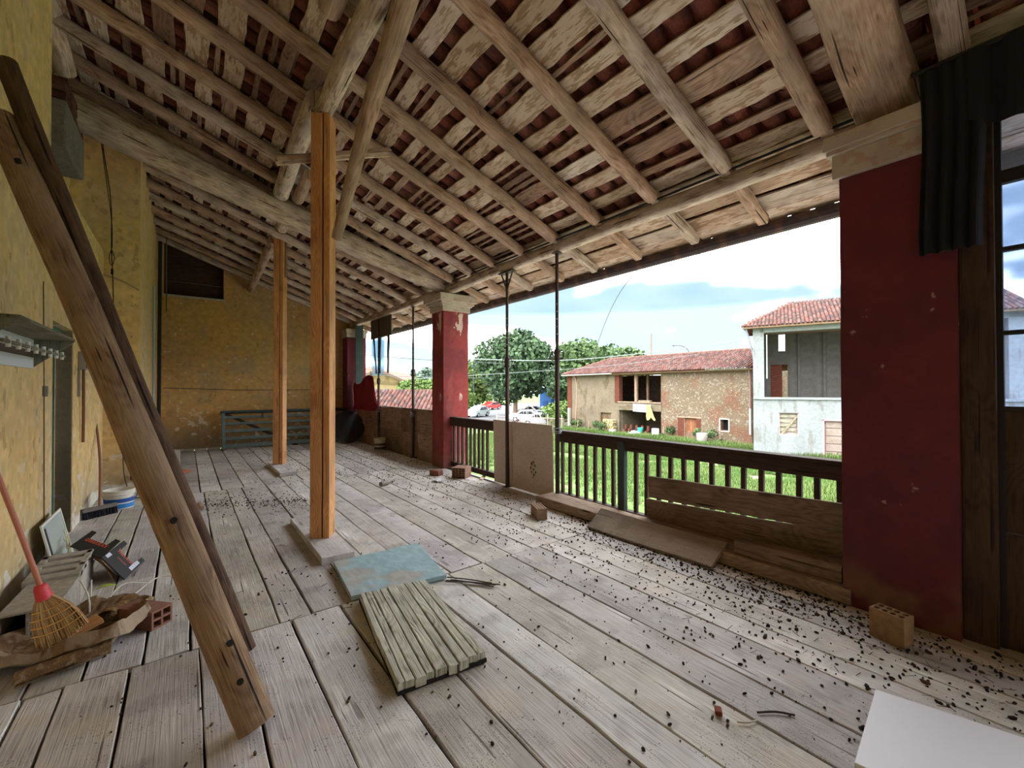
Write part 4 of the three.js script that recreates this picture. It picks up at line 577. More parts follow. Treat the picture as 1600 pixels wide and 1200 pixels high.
{ const b = thing('old_bottle', 'dusty bottle lying in the middle of the floor', 'bottle', [2.38, 0.035, -6.46], 1.9); obj('body', latheG([[0.001, 0], [0.034, 0], [0.036, 0.02], [0.036, 0.13], [0.014, 0.18], [0.013, 0.22], [0.001, 0.22]], 16).rotateX(Math.PI / 2), flat(0x7a7264, 0.5), b); obj('cap', latheG([[0.001, 0.215], [0.017, 0.215], [0.017, 0.24], [0.001, 0.24]], 12).rotateX(Math.PI / 2), flat(0x4c443c, 0.7), b); }
single('paper_scrap', thick(8, 8, (u, v) => [3.26 + (u - 0.5) * 0.16 + 0.02 * Math.sin(v * 17), 0.01 + 0.04 * fbm(u, v, 5, 5, 3, 91), -6.25 + (v - 0.5) * 0.2], 0.002), flat(0xd8d8dc, 0.9), 'crumpled white paper scrap near the flaking red column', 'paper');
single('brick_shard', bx(0.045, 0.022, 0.03, 1.96, 0.012, -1.01, 0.006, { ry: 0.6 }), flat(0x7c3826, 0.9), 'small red-brown shard among the droppings in the right foreground', 'shard');
single('twig', rodG([[1.97, 0.006, -0.93], [2.0, 0.008, -0.9], [2.05, 0.006, -0.88]], 0.004), flat(0xb8aca0, 0.8), 'pale twig beside the red-brown shard', 'twig');
single('twig', rodG([[2.1, 0.007, -0.9], [2.17, 0.008, -0.85], [2.22, 0.006, -0.79]], 0.005), flat(0x3c3028, 0.9), 'dark twig between the red-brown shard and the white board', 'twig');
[[0, 0], [0.03, 0.02], [-0.02, 0.03], [0.02, -0.02]].forEach(([a, b], i) => single('iron_rod', rodG([[1.62 + a, 0.008 + i * 0.004, -2.98 + b], [1.75, 0.01 + i * 0.004, -2.84 + b], [1.88 - a, 0.008 + i * 0.004, -2.68 + b]], 0.005), flat(0x4c4644, 0.6), ['thin dark rod lying nearest to the right corner of the pale blue board', 'thin dark rod of the bundle by the pale blue board, second from the back', 'thin dark rod of the bundle by the pale blue board, farthest back', 'thin dark rod of the bundle by the pale blue board, frontmost'][i], 'rod', 'thin rods by the blue board'));
single('wood_stub', bx(0.035, 0.035, 0.3, 0.16, 0.02, -6.75, 0.003, { ry: 0.1 }), M.brown[0], 'short brown stick on the floor right of the leaning logs', 'stick');
{ // droppings, seeds, straw and leaf litter
  const N = 4600, g = new THREE.IcosahedronGeometry(1, 0), m = new THREE.InstancedMesh(g, flat(0xffffff, 1), N), d = new THREE.Object3D(), c = new THREE.Color(); m.name = 'floor_litter'; let k = 0;
  while (k < N) {
    const t = rnd(); let x, z;
    if (t < 0.14) { x = 3.62 - 0.45 * rnd() ** 2; z = rnd(-3.6, -0.95); } else if (t < 0.5) { x = mix(2.0, 3.62, Math.sqrt(rnd())); z = rnd(-3.2, 0.2); if (rnd() > (x - 1.3) / 2.2 || rnd() > 1 - 0.25 * Math.abs(z + 0.8)) continue; }
    else if (t < 0.68) { x = rnd(2.4, 3.75); z = rnd(-7.2, -3.2); if (rnd() > (x - 2) / 1.7) continue; }
    else if (t < 0.76) { x = rnd(0.2, 1.3); z = -6.6 + 0.5 * (x - 0.7) + rnd(-1, 1) * rnd(0, 0.8); }
    else if (t < 0.93) { x = 0.6 + 3.2 * rnd() ** 0.6; z = rnd(-12, -7); } else { x = rnd(-0.4, 3.5); z = rnd(-4, -0.8); }
    const s = t < 0.5 ? rnd(0.002, 0.0095) * (rnd() < 0.08 ? 1.5 : 1) : rnd(0.003, 0.009); d.position.set(x, s * 0.5, z); d.rotation.set(rnd(0, 3), rnd(0, 6), rnd(0, 3)); d.scale.set(s * rnd(1, 1.8), s * 0.8, s); d.updateMatrix(); m.setMatrixAt(k, d.matrix);
    m.setColorAt(k, c.set(pick(t > 0.68 ? [0x4a3a2c, 0x5a4a3a, 0x3a2c22, 0x2c221c] : [0x1c1616, 0x241c18, 0x2c2018, 0x181418, 0x4a3626]))); k++;
  }
  m.castShadow = m.receiveShadow = true; m.userData.kind = 'stuff'; tag(m, 'dark droppings, seeds and litter scattered over the floor boards', 'litter'); scene.add(m);
  const st = []; for (let i = 0; i < 420; i++) { const a = rnd() < 0.55, x = a ? mix(2.4, 3.6, Math.sqrt(rnd())) : rnd(0.2, 3.4), z = a ? rnd(-3, 0.1) : rnd(-8, -3), q = rnd(0, 6.3), l = rnd(0.02, 0.07); st.push(rodG([[x, 0.004, z], [x + Math.cos(q) * l, 0.007, z + Math.sin(q) * l]], rnd(0.001, 0.002), { ns: 3 })); }
  const o = single('straw_litter', st, flat(0x5c4836, 1), 'thin straws and twiglets scattered over the floor boards', 'litter'); o.userData.kind = 'stuff';
}
// ---------- glazed front beside the near pillar ----------
{
  const w = struct('window_1'), mB = mat(tBrown, 0.9, 0.004, 0x64564a), mD = flat(0x241f22, 0.8), gl = new THREE.MeshPhysicalMaterial({ color: 0xd4dcf0, roughness: 0.18, transmission: 1, thickness: 0, side: THREE.DoubleSide }), X = 3.78;
  obj('frame_post', bb(3.7, 3.86, 0, 3.35, -0.42, -0.275, 0.006), mB, w);
  for (let k = 0; k < 1; k++) {
    const z0 = -0.27 + k * 0.585, z1 = z0 + 0.57;
    obj('lower_panel', [bb(X - 0.02, X + 0.02, 0, 0.66, z0, z1, 0.003), bb(X - 0.018, X + 0.022, 0.665, 1.36, z0, z1, 0.003)], mB, w);
    obj('stile', [bb(X - 0.03, X + 0.03, 0, 3.25, z0 - 0.012, z0 + 0.022, 0.003), bb(X - 0.03, X + 0.03, 0, 3.25, z1 - 0.02, z1 + 0.012, 0.003)], mD, w);
    for (const [y, t] of [[1.375, 0.03], [1.815, 0.025], [2.3, 0.025], [2.72, 0.075], [3.2, 0.08]]) obj('transom', bb(X - 0.025, X + 0.025, y - t / 2, y + t / 2, z0, z1, 0.003), mD, w);
    for (const [a, b] of [[1.39, 1.803], [1.828, 2.288], [2.313, 2.683], [2.758, 3.16]]) obj('pane', bb(X - 0.003, X + 0.003, a, b, z0 + 0.02, z1 - 0.02, 0), gl, w);
  }
  obj('frame_post', bb(3.7, 3.86, 0, 3.35, 0.315, 0.45, 0.006), mB, w); obj('lintel', bb(3.7, 3.86, 3.24, 3.42, -0.42, 0.45, 0.005), mB, w);
  structMesh('wall_side', wallBox(3.86, 4.15, 0, 0.0 + 0.02, -0.42, 5.1), M.conc);
  const cf = (z0, z1, y0, y1, f, o = 0) => thick(36, 14, (u, v) => [3.55 + o + 0.028 * Math.sin(u * f) * (0.5 + 0.5 * v), mix(y1, y0, v), mix(z0, z1, u) + 0.01 * Math.sin(v * 5)], 0.004);
  const c = at('curtain', 'dark curtain bunched beside the capital of the dark red pillar', 'curtain', [3.55, 3.4, -0.2]);
  c.w('side_drape', cf(-0.56, -0.3, 2.3, 3.4, 26), cloth(0x17181e)); c.w('pelmet', thick(60, 10, (u, v) => [3.56 + 0.025 * Math.sin(u * 60), 3.42 - v * (0.34 + 0.12 * Math.sin(u * 8) + 0.16 * sm(0.2, 0.35, u) * sm(0.5, 0.35, u)), -0.45 + u * 1.5], 0.004), cloth(0x17181e));
  c.w('rod', rodG([[3.57, 3.43, -0.6], [3.57, 3.43, 1.3]], 0.014, { ns: 8 }), mD);
}
// ---------- outside: yard, barn, white house, trees, cars ----------
const G0 = -2.9;
const tGrass = tex(512, 512, 9, 9, (u, v) => { const n = fbm(u, v, 6, 6, 5, 601), f = fbm(u, v, 60, 60, 3, 605); let c = mix3([78, 104, 46], [94, 116, 56], n); c = mix3(c, [116, 108, 78], sm(0.55, 0.72, fbm(u, v, 9, 9, 4, 609)) * 0.7); const g = 0.8 + 0.4 * f; return [c[0] * g, c[1] * g, c[2] * g, f]; });
const tAsph = tex(256, 256, 8, 8, (u, v) => { const n = fbm(u, v, 8, 8, 5, 621); const c = mix3([88, 88, 92], [108, 108, 110], n); return [c[0], c[1], c[2], n]; });
const tStone = tex(1024, 1024, 6, 6, (u, v) => { // lime-mortared rubble: render, cobbles, patches of brick
  const n = fbm(u, v, 6, 6, 5, 641), f = fbm(u, v, 80, 80, 3, 645); let c = mix3([176, 158, 132], [146, 128, 104], n);
  const cob = sm(0.62, 0.70, vn(u * 44, v * 52, 44, 52, 649) * 0.7 + f * 0.3); c = mix3(c, [206, 198, 184], cob * 0.6);
  const row = Math.floor(v * 86), mort = Math.min(mod(v * 86, 1), 0.18) / 0.18, bk = mod(u * 24 + (row % 2) * 0.5, 1), b = mix3([170, 92, 66], [150, 108, 84], vn(Math.floor(u * 24 + (row % 2) * 0.5), row, 24, 86, 653)); const wt = sm(0.56, 0.7, fbm(u, v, 4, 5, 4, 657)); c = mix3(c, mix3([182, 164, 142], b, mort * sm(0, 0.1, bk)), wt * 0.55);
  const g = 0.85 + 0.3 * f; return [c[0] * g, c[1] * g, c[2] * g, cob * 0.6 + f * 0.3];
});
const tRender = tex(512, 512, 5, 5, (u, v) => { const n = fbm(u, v, 5, 5, 5, 671), f = fbm(u, v, 50, 50, 3, 675); let c = mix3([178, 166, 144], [150, 138, 118], n); c = mix3(c, [128, 112, 92], sm(0.55, 0.7, fbm(u, v, 12, 5, 4, 679)) * 0.6); const g = 0.9 + 0.2 * f; return [c[0] * g, c[1] * g, c[2] * g, f]; });
const tHouse = tex(512, 512, 5, 5, (u, v) => { const n = fbm(u, v, 6, 4, 5, 691), f = fbm(u, v, 50, 50, 3, 695); let c = mix3([204, 208, 206], [176, 180, 178], n); c = mix3(c, [150, 142, 130], sm(0.58, 0.72, fbm(u, v, 20, 4, 4, 699)) * 0.5); const g = 0.92 + 0.16 * f; return [c[0] * g, c[1] * g, c[2] * g, f]; });
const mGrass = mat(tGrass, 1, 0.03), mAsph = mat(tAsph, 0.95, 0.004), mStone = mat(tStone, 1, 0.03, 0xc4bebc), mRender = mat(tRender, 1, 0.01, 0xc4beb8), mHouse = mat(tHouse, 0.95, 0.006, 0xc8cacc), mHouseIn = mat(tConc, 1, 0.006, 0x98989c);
const tBrk = tex(256, 256, 1, 1, (u, v) => { const row = Math.floor(v * 14), k = mod(u * 4 + (row % 2) * 0.5, 1), m = Math.min(1, mod(v * 14, 1) / 0.15) * Math.min(1, k / 0.06), b = mix3([170, 90, 66], [132, 70, 54], vn(Math.floor(u * 4 + (row % 2) * 0.5), row, 4, 14, 711)); const c = mix3([180, 168, 150], b, m); return [c[0], c[1], c[2], m]; });
const mBrk = mat(tBrk, 1, 0.01, 0xb8b0ac);
{
  const gr = (n, x0, x1, z0, z1, y, m) => structMesh(n, wallBox(x0, x1, y - 0.3, y, z0, z1).translate(0, 0, 0), m);
  const gg = flatG(new THREE.PlaneGeometry(360, 320).rotateX(-Math.PI / 2)).translate(150, G0 - 0.03, -60); gr('ground', 4.13, 45, -42, 40, G0, mGrass).geometry = uvBox(wallBox(4.13, 45, G0 - 0.3, G0, -42, 40), 2, 0, 0); structMesh('ground_beyond', uvBox(gg, 2, 0, 0), mGrass);
  gr('parking_lot', 20, 90, -100, -42, G0, mAsph).geometry = uvBox(wallBox(20, 90, G0 - 0.3, G0 + 0.005, -100, -42), 2, 0, 0);
  structMesh('gravel_path', extr(poly([[20.0, 7], [23.5, 10.5], [29, 12.5], [32, 13.9], [32, 20], [31, 24], [29.8, 17], [26, 13.8], [21, 12], [17, 8]]), 0.02, 0).rotateX(-Math.PI / 2).translate(0, G0, 0), mat(tConc, 1, 0.01, 0xdcc8b8));
  gr('paved_yard', 4.13, 11.6, -42, 40, G0 + 0.012, M.conc).geometry = uvBox(wallBox(4.13, 11.6, G0 - 0.2, G0 + 0.012, -42, 40), 2, 0, 0);
  // grass tufts
  const N = 60000, P = [], b = 6; for (let k = 0; k < b; k++) { const a = k / b * 6.283 + 0.3, r = 0.05, l = 0.12 + 0.1 * hash(k, 1, 3), x = Math.cos(a) * r, z = Math.sin(a) * r, w = 0.013; P.push(x - w * Math.sin(a), 0, z + w * Math.cos(a), x + w * Math.sin(a), 0, z - w * Math.cos(a), x + Math.cos(a) * 0.07, l, z + Math.sin(a) * 0.07); }
  const g = new THREE.BufferGeometry(); g.setAttribute('position', new THREE.Float32BufferAttribute(P, 3)); g.computeVertexNormals();
  const m = new THREE.InstancedMesh(g, flat(0xffffff, 0.9), N), d = new THREE.Object3D(), c = new THREE.Color(); m.name = 'lawn_grass';
  for (let i = 0; i < N; i++) { let x, z, h; do { x = 11.5 + 21.5 * Math.sqrt(rnd()); z = rnd(-34, 2); h = fbm(x / 40, (z + 40) / 40, 14, 14, 4, 721); } while (h < 0.36 || (x > 31.8 && z < -14 && z > -33)); d.position.set(x, G0, z); d.rotation.y = rnd(0, 6); const s = rnd(0.6, 1.4) * (0.5 + h) * (x > 30 ? 1.8 : 1); d.scale.set(s * 1.3, s, s * 1.3); d.updateMatrix(); m.setMatrixAt(i, d.matrix); m.setColorAt(i, c.setRGB(...mix3([0.085, 0.175, 0.03], [0.16, 0.215, 0.06], sm(0.42, 0.62, h) * 0.5 + rnd(0, 0.5)))); }
  m.castShadow = m.receiveShadow = true; m.userData.kind = 'stuff'; tag(m, 'bright green grass tufts covering the yard below the balcony', 'grass'); scene.add(m);
}
const winFrame = (P, n, w, h, p, m) => obj(n, [bx(w, 0.08, 0.12, p[0], p[1] + h / 2, p[2]), bx(w, 0.08, 0.12, p[0], p[1] - h / 2, p[2]), bx(0.08, h, 0.12, p[0] - w / 2, p[1], p[2]), bx(0.08, h, 0.12, p[0] + w / 2, p[1], p[2])], m, P);
function wallCut(W, H, holes, th) { const s = poly([[0, 0], [W, 0], [W, H], [0, H]]); for (const [x0, x1, y0, y1] of holes) s.holes.push(new THREE.Path([[x0, y0], [x0, y1], [x1, y1], [x1, y0]].map(([x, y]) => new THREE.Vector2(x, y)))); return extr(s, th, 0).translate(0, 0, -th); }
function tiledRoof(parent, name, W, L, pitch, mats, hip = 0, back = 1) { // local: x along eave 0..W, rising L along -z; covers as stuff
  const nx = Math.round(W / 0.21), ny = Math.round(L / 0.36), g = flatG(new THREE.CylinderGeometry(0.095, 0.08, 0.42, 6, 1, true, -Math.PI / 2, Math.PI)).rotateX(-Math.PI / 2), m = new THREE.InstancedMesh(g, mats, nx * ny), d = new THREE.Object3D(), c = new THREE.Color(); m.name = part(parent, name);
  const up = V(0, Math.sin(pitch), -Math.cos(pitch)), nn = V(0, Math.cos(pitch), Math.sin(pitch)); let k = 0;
  for (let j = 0; j < ny; j++) for (let i = 0; i < nx; i++) { if ((i + 0.8) * 0.21 < hip * j / ny) continue; const p = V((i + 0.5) * 0.21 + rnd(-0.015, 0.015), 0, 0).addScaledVector(up, 0.1 + j * 0.36 + rnd(-0.02, 0.02)).addScaledVector(nn, 0.045 + rnd(0, 0.012)); d.position.copy(p); d.rotation.set(pitch + 0.04, rnd(-0.05, 0.05), 0, 'XYZ'); d.scale.setScalar(1); d.updateMatrix(); m.setMatrixAt(k, d.matrix); m.setColorAt(k++, c.setRGB(...pick([[0.11, 0.034, 0.024], [0.085, 0.028, 0.021], [0.12, 0.05, 0.038], [0.07, 0.03, 0.025], [0.11, 0.062, 0.05], [0.045, 0.02, 0.016]]))); }
  m.count = k; m.castShadow = m.receiveShadow = true; m.userData.kind = 'stuff'; parent.add(m);
  obj('roof_bed', extr(poly([[0, 0], [W, 0], [W, L], [hip, L]]), 0.05, 0).rotateX(-Math.PI / 2 + pitch).translate(0, -0.02, 0), M.tile[2], parent);
  if (hip) { const h = Math.sin(pitch) * L, q = Math.cos(pitch) * L, g = new THREE.BufferGeometry(); const A = [0, 0, 0], B = [hip, h, -q], C = [0, 0, -q - q * back], D = [W, h, -q], E = [W, 0, -q - q * back]; g.setAttribute('position', new THREE.Float32BufferAttribute([...A, ...B, ...C, ...C, ...B, ...D, ...C, ...D, ...E], 3)); g.setAttribute('uv', new THREE.Float32BufferAttribute(new Array(18).fill(0), 2)); g.computeVertexNormals(); obj('hip_slope', uvBox(g, 1), M.tile[1], parent); obj('hip_ridge', rodG([[0, 0.05, 0], [hip, h + 0.05, -q]], 0.1, { ns: 8 }), M.tile[0], parent); }
}
const mTileI = flat(0xffffff, 0.95);
{ // barn: local x runs along the front (to the right), z towards the viewer
  const b = thing('barn', 'long stone barn with a red tiled roof and open hay loft across the yard', 'barn', [32.7, G0, -33], -Math.PI / 2), L = 18.8, H = 5.75;
  // local x 0..18.8 from left end (z=-33) to right end (z=-14.2)
  obj('front_wall', wallCut(6.8, H, [[4.5, 5.8, 0, 2.0]], 0.5), mRender, b);
  obj('front_wall', [wallCut(L - 11.3, H, [[2.1, 3.25, 0, 1.95], [5.2, 5.75, 1.16, 1.97]], 0.5).translate(11.3, 0, 0)], mStone, b);
  obj('end_wall', [bb(0, 0.5, 0, H, -7, -0.5, 0), bb(L - 0.5, L, 0, H, -7, -0.5, 0)], mStone, b); obj('back_wall', bb(0, L, 0, H, -7.4, -7, 0), mStone, b);
  obj('loft_floor', bb(6.6, 11.5, 2.55, 2.95, -7, -0.4, 0), M.brown[1], b); obj('lintel', [bb(6.75, 11.35, 2.35, 3.05, -0.42, 0.05, 0.02)], mRender, b);
  obj('loft_sill', [bb(6.7, 11.35, 3.05, 3.15, -0.45, 0.12, 0.01), bb(9.0, 10.2, 3.15, 3.3, -0.3, 0.05, 0.02)], M.brown[0], b);
  obj('loft_post', bb(8.35, 8.6, 3.1, H, -0.5, -0.25, 0.01), M.brown[0], b); obj('loft_post', bb(8.85, 9.0, 3.1, H, -1.6, -1.4, 0.01), M.brown[1], b); obj('loft_post', bb(10.0, 10.4, 3.1, H, -3.2, -3.0, 0.01), M.brown[1], b);
  obj('wall_plate', bb(6.2, 11.4, H - 0.12, H + 0.1, -0.4, 0.06, 0.01), M.brown[0], b);
  obj('quoin', bb(-0.06, 0.55, 0, H, -0.5, 0.05, 0.01), mBrk, b); obj('brick_jamb', [bb(6.3, 6.82, 3.0, H, -0.5, 0.03, 0.01), bb(12.9, 13.42, 0, 2.1, -0.4, 0.03, 0.01), bb(14.5, 14.9, 0, 1.9, -0.4, 0.03, 0.01)], mBrk, b);
  const dr = obj('door', bb(13.42, 14.5, 0, 1.92, -0.3, -0.2, 0.006), mat(tBrown, 0.9, 0.004, 0xe0b8a0), b); for (let k = 0; k < 5; k++) obj('door_board', bb(13.43 + k * 0.213, 13.63 + k * 0.213, 0.75 + 0.2 * (k % 2), 1.9, -0.21, -0.18, 0.004), mat(tBrown, 0.9, 0.004, pick([0xe8b89c, 0xd0a080])), dr); obj('door_patch', bb(13.43, 14.48, 0, 0.72, -0.21, -0.17, 0.004), M.greyDark, dr); obj('door_frame', bb(13.36, 13.44, 0, 1.98, -0.3, -0.02, 0.004), M.log[0], b); obj('door_lintel', bb(12.8, 14.9, 1.95, 2.07, -0.45, 0.04, 0.01), M.brown[0], b);
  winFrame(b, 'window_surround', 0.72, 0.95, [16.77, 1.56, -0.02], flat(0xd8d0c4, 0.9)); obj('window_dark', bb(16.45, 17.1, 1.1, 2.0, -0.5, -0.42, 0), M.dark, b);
  obj('blocked_doorway', [bb(4.5, 5.8, 0, 2.0, -0.45, -0.2, 0), bb(4.4, 4.55, 0, 2.05, -0.4, 0.04, 0.01), bb(4.4, 5.9, 2.0, 2.1, -0.4, 0.03, 0.01)], mat(tRender, 1, 0.01, 0xc0b09c), b);
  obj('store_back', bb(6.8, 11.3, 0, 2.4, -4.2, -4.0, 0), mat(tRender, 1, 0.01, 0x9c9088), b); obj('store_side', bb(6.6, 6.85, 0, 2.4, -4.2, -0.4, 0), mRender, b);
  obj('eaves_board', [bb(-0.3, L + 0.1, H - 0.05, H + 0.1, 0.1, 0.5, 0.01)], mat(tBrown, 0.95, 0.004, 0xd8c8b4), b); obj('gutter', rodG([[-0.4, H + 0.02, 0.58], [6.4, H + 0.04, 0.58]], 0.08, { ns: 8 }), flat(0xd0ccc8, 0.6), b); obj('gutter', rodG([[15.6, H + 0.1, 0.58], [L, H + 0.1, 0.58]], 0.08, { ns: 8 }), flat(0xa8a49c, 0.6), b);
  obj('downpipe', rodG([[1.15, H, 0.5], [1.2, H - 0.3, 0.1], [1.2, 0.2, 0.1]], 0.06, { ns: 8, nt: 12 }), flat(0xb88878, 0.6), b); obj('downpipe', rodG([[L - 0.12, H, 0.3], [L - 0.1, H - 0.6, 0.12], [L - 0.1, 2.9, 0.12]], 0.07, { ns: 8, nt: 12 }), flat(0x94706a, 0.6), b); obj('downpipe', rodG([[L - 0.1, 2.9, 0.12], [L - 0.1, 1.0, 0.12]], 0.075, { ns: 8 }), flat(0xc4c8cc, 0.6), b);
  const rf = new THREE.Group(); rf.name = 'roof'; rf.position.set(-0.3, H + 0.08, 0.62); b.add(rf); tiledRoof(rf, 'tile', L + 0.4, 4.55, 0.375, mTileI, 3);
  obj('ridge_cap', rodG([[2.7, H + 1.78, -3.6], [L + 0.1, H + 1.78, -3.6]], 0.12, { ns: 8 }), M.tile[0], b);
  const N = 330, m = new THREE.InstancedMesh(new THREE.IcosahedronGeometry(0.05, 1), flat(0xffffff, 0.95), N), d = new THREE.Object3D(), c = new THREE.Color(); m.name = part(b, 'cobble'); let k = 0;
  while (k < N) { const x = rnd(11.4, 18.6), y = rnd(0.2, 5.0), q = fbm(x / 20, y / 20, 12, 12, 4, 731); if (q < 0.45 || (y > 3.6 && rnd() < 0.6) || (x > 13.2 && x < 14.7 && y < 2.2) || (x > 16.3 && x < 17.2 && y > 1 && y < 2.1)) continue; d.position.set(x, y, -0.02); d.rotation.set(rnd(0, 3), rnd(0, 3), rnd(0, 3)); d.scale.set(rnd(0.5, 1.2), rnd(0.4, 0.9), 0.8); d.updateMatrix(); m.setMatrixAt(k, d.matrix); m.setColorAt(k++, c.set(pick([0xa8a296, 0x9a9082, 0xb4aea2, 0x8c8072]))); }
  m.userData.kind = 'stuff'; m.castShadow = m.receiveShadow = true; b.add(m);
  const W = (x, y, z) => [32.7 - z, G0 + y, -33 + x];
  single('grey_sheet', thick(10, 4, (u, v) => W(8.5 + u * 1.9, 3.0 - v * 0.72 - 0.06 * u, 0.16 + 0.03 * Math.sin(u * 30)), 0.01), flat(0xa4a4ac, 0.6), 'grey corrugated sheet hanging below the barn loft', 'sheet');
  single('yellow_cloth', thick(10, 10, (u, v) => W(10.05 + u * (0.25 + 0.65 * v) + 0.04 * Math.sin(v * 6), 2.95 - v * (1.25 + 0.15 * Math.sin(u * 9)), 0.3 + 0.07 * Math.sin(u * 12)), 0.01), flat(0xd0b878, 0.9), 'yellowish cloth hanging from the barn loft edge', 'cloth');
  for (let k = 0; k < 5; k++) { const t = thing('roof_tile_stack', ['leftmost reddish stack of old roof tiles in the open barn bay', 'second reddish stack of old roof tiles from the left in the open barn bay', 'middle reddish stack of old roof tiles in the open barn bay', 'reddish stack of old roof tiles behind the pale blue tarpaulin, second from the right', 'rightmost reddish stack of old roof tiles, behind the turquoise tub'][k], 'tiles', W(7.0 + k * 0.62, 0, -0.4), -Math.PI / 2, 'tile stacks in the barn'); for (let q = 0; q < 6; q++) obj('tile', flatG(new THREE.CylinderGeometry(0.13, 0.11, 0.5, 8, 1, true, -1.57, 3.14)).rotateX(-0.25).translate(0, 0.26 + 0.1 * (k % 2), -q * 0.07), M.tile[(k + q) % 2], t); obj('tile', flatG(new THREE.CylinderGeometry(0.13, 0.11, 0.5, 8, 1, true, -1.57, 3.14)).rotateX(-0.2).translate(0.1, 0.72, -0.2), M.tile[1], t); }
  single('tarpaulin', thick(24, 16, (u, v) => W(8.4 + u * 2.0, 0.02 + 0.6 * Math.sin(u * 3.14) * Math.sin(v * 3.14) * (0.5 + fbm(u, v, 5, 5, 3, 741)), 0.3 + v * 1.6), 0.01), flat(0xa8b8c4, 0.6), 'crumpled pale blue tarpaulin on the ground before the open bay', 'tarpaulin');
  single('green_tub', latheG([[0.001, 0], [0.2, 0], [0.26, 0.4], [0.24, 0.4], [0.19, 0.03], [0.001, 0.03]], 16).translate(...W(9.6, 0.5, 0.6)), flat(0x4cc0a8, 0.5), 'small turquoise tub on the pale blue tarpaulin', 'tub');
  single('white_drum', latheG([[0.001, 0], [0.3, 0], [0.32, 0.4], [0.3, 0.95], [0.001, 0.95]], 16).translate(...W(11.2, 0, 0.7)), flat(0xe0e0dc, 0.6), 'white plastic drum standing at the right edge of the open bay', 'drum');
  single('white_tub', latheG([[0.001, 0], [0.3, 0], [0.36, 0.5], [0.34, 0.5], [0.001, 0.48]], 16).translate(...W(6.5, 0, 0.6)), flat(0xd8d4cc, 0.6), 'low white tub standing at the left edge of the open bay', 'tub');
  single('stone_basin', latheG([[0.001, 0], [0.34, 0], [0.4, 0.6], [0.42, 0.95], [0.36, 0.97], [0.001, 0.94]], 18).translate(...W(15.7, 0, 1.3)), M.conc, 'round stone basin below the small barn window', 'basin');
  { const wp = at('wood_pile', 'pile of pale split logs against the barn left of the open bay', 'wood pile', W(5.9, 0, 0.4)); for (let r = 0; r < 7; r++) for (let k = 0; k < 5; k++) wp.w('log_piece', flatG(new THREE.CylinderGeometry(0.11, 0.11, 0.5, 7)).rotateZ(Math.PI / 2).translate(...W(5.4 + k * 0.26 + (r % 2) * 0.1, 0.12 + r * 0.2, 0.4 + rnd(-0.05, 0.05))), flat(pick([0xc8b488, 0xb8a478, 0xa89870]), 0.9)); }
}
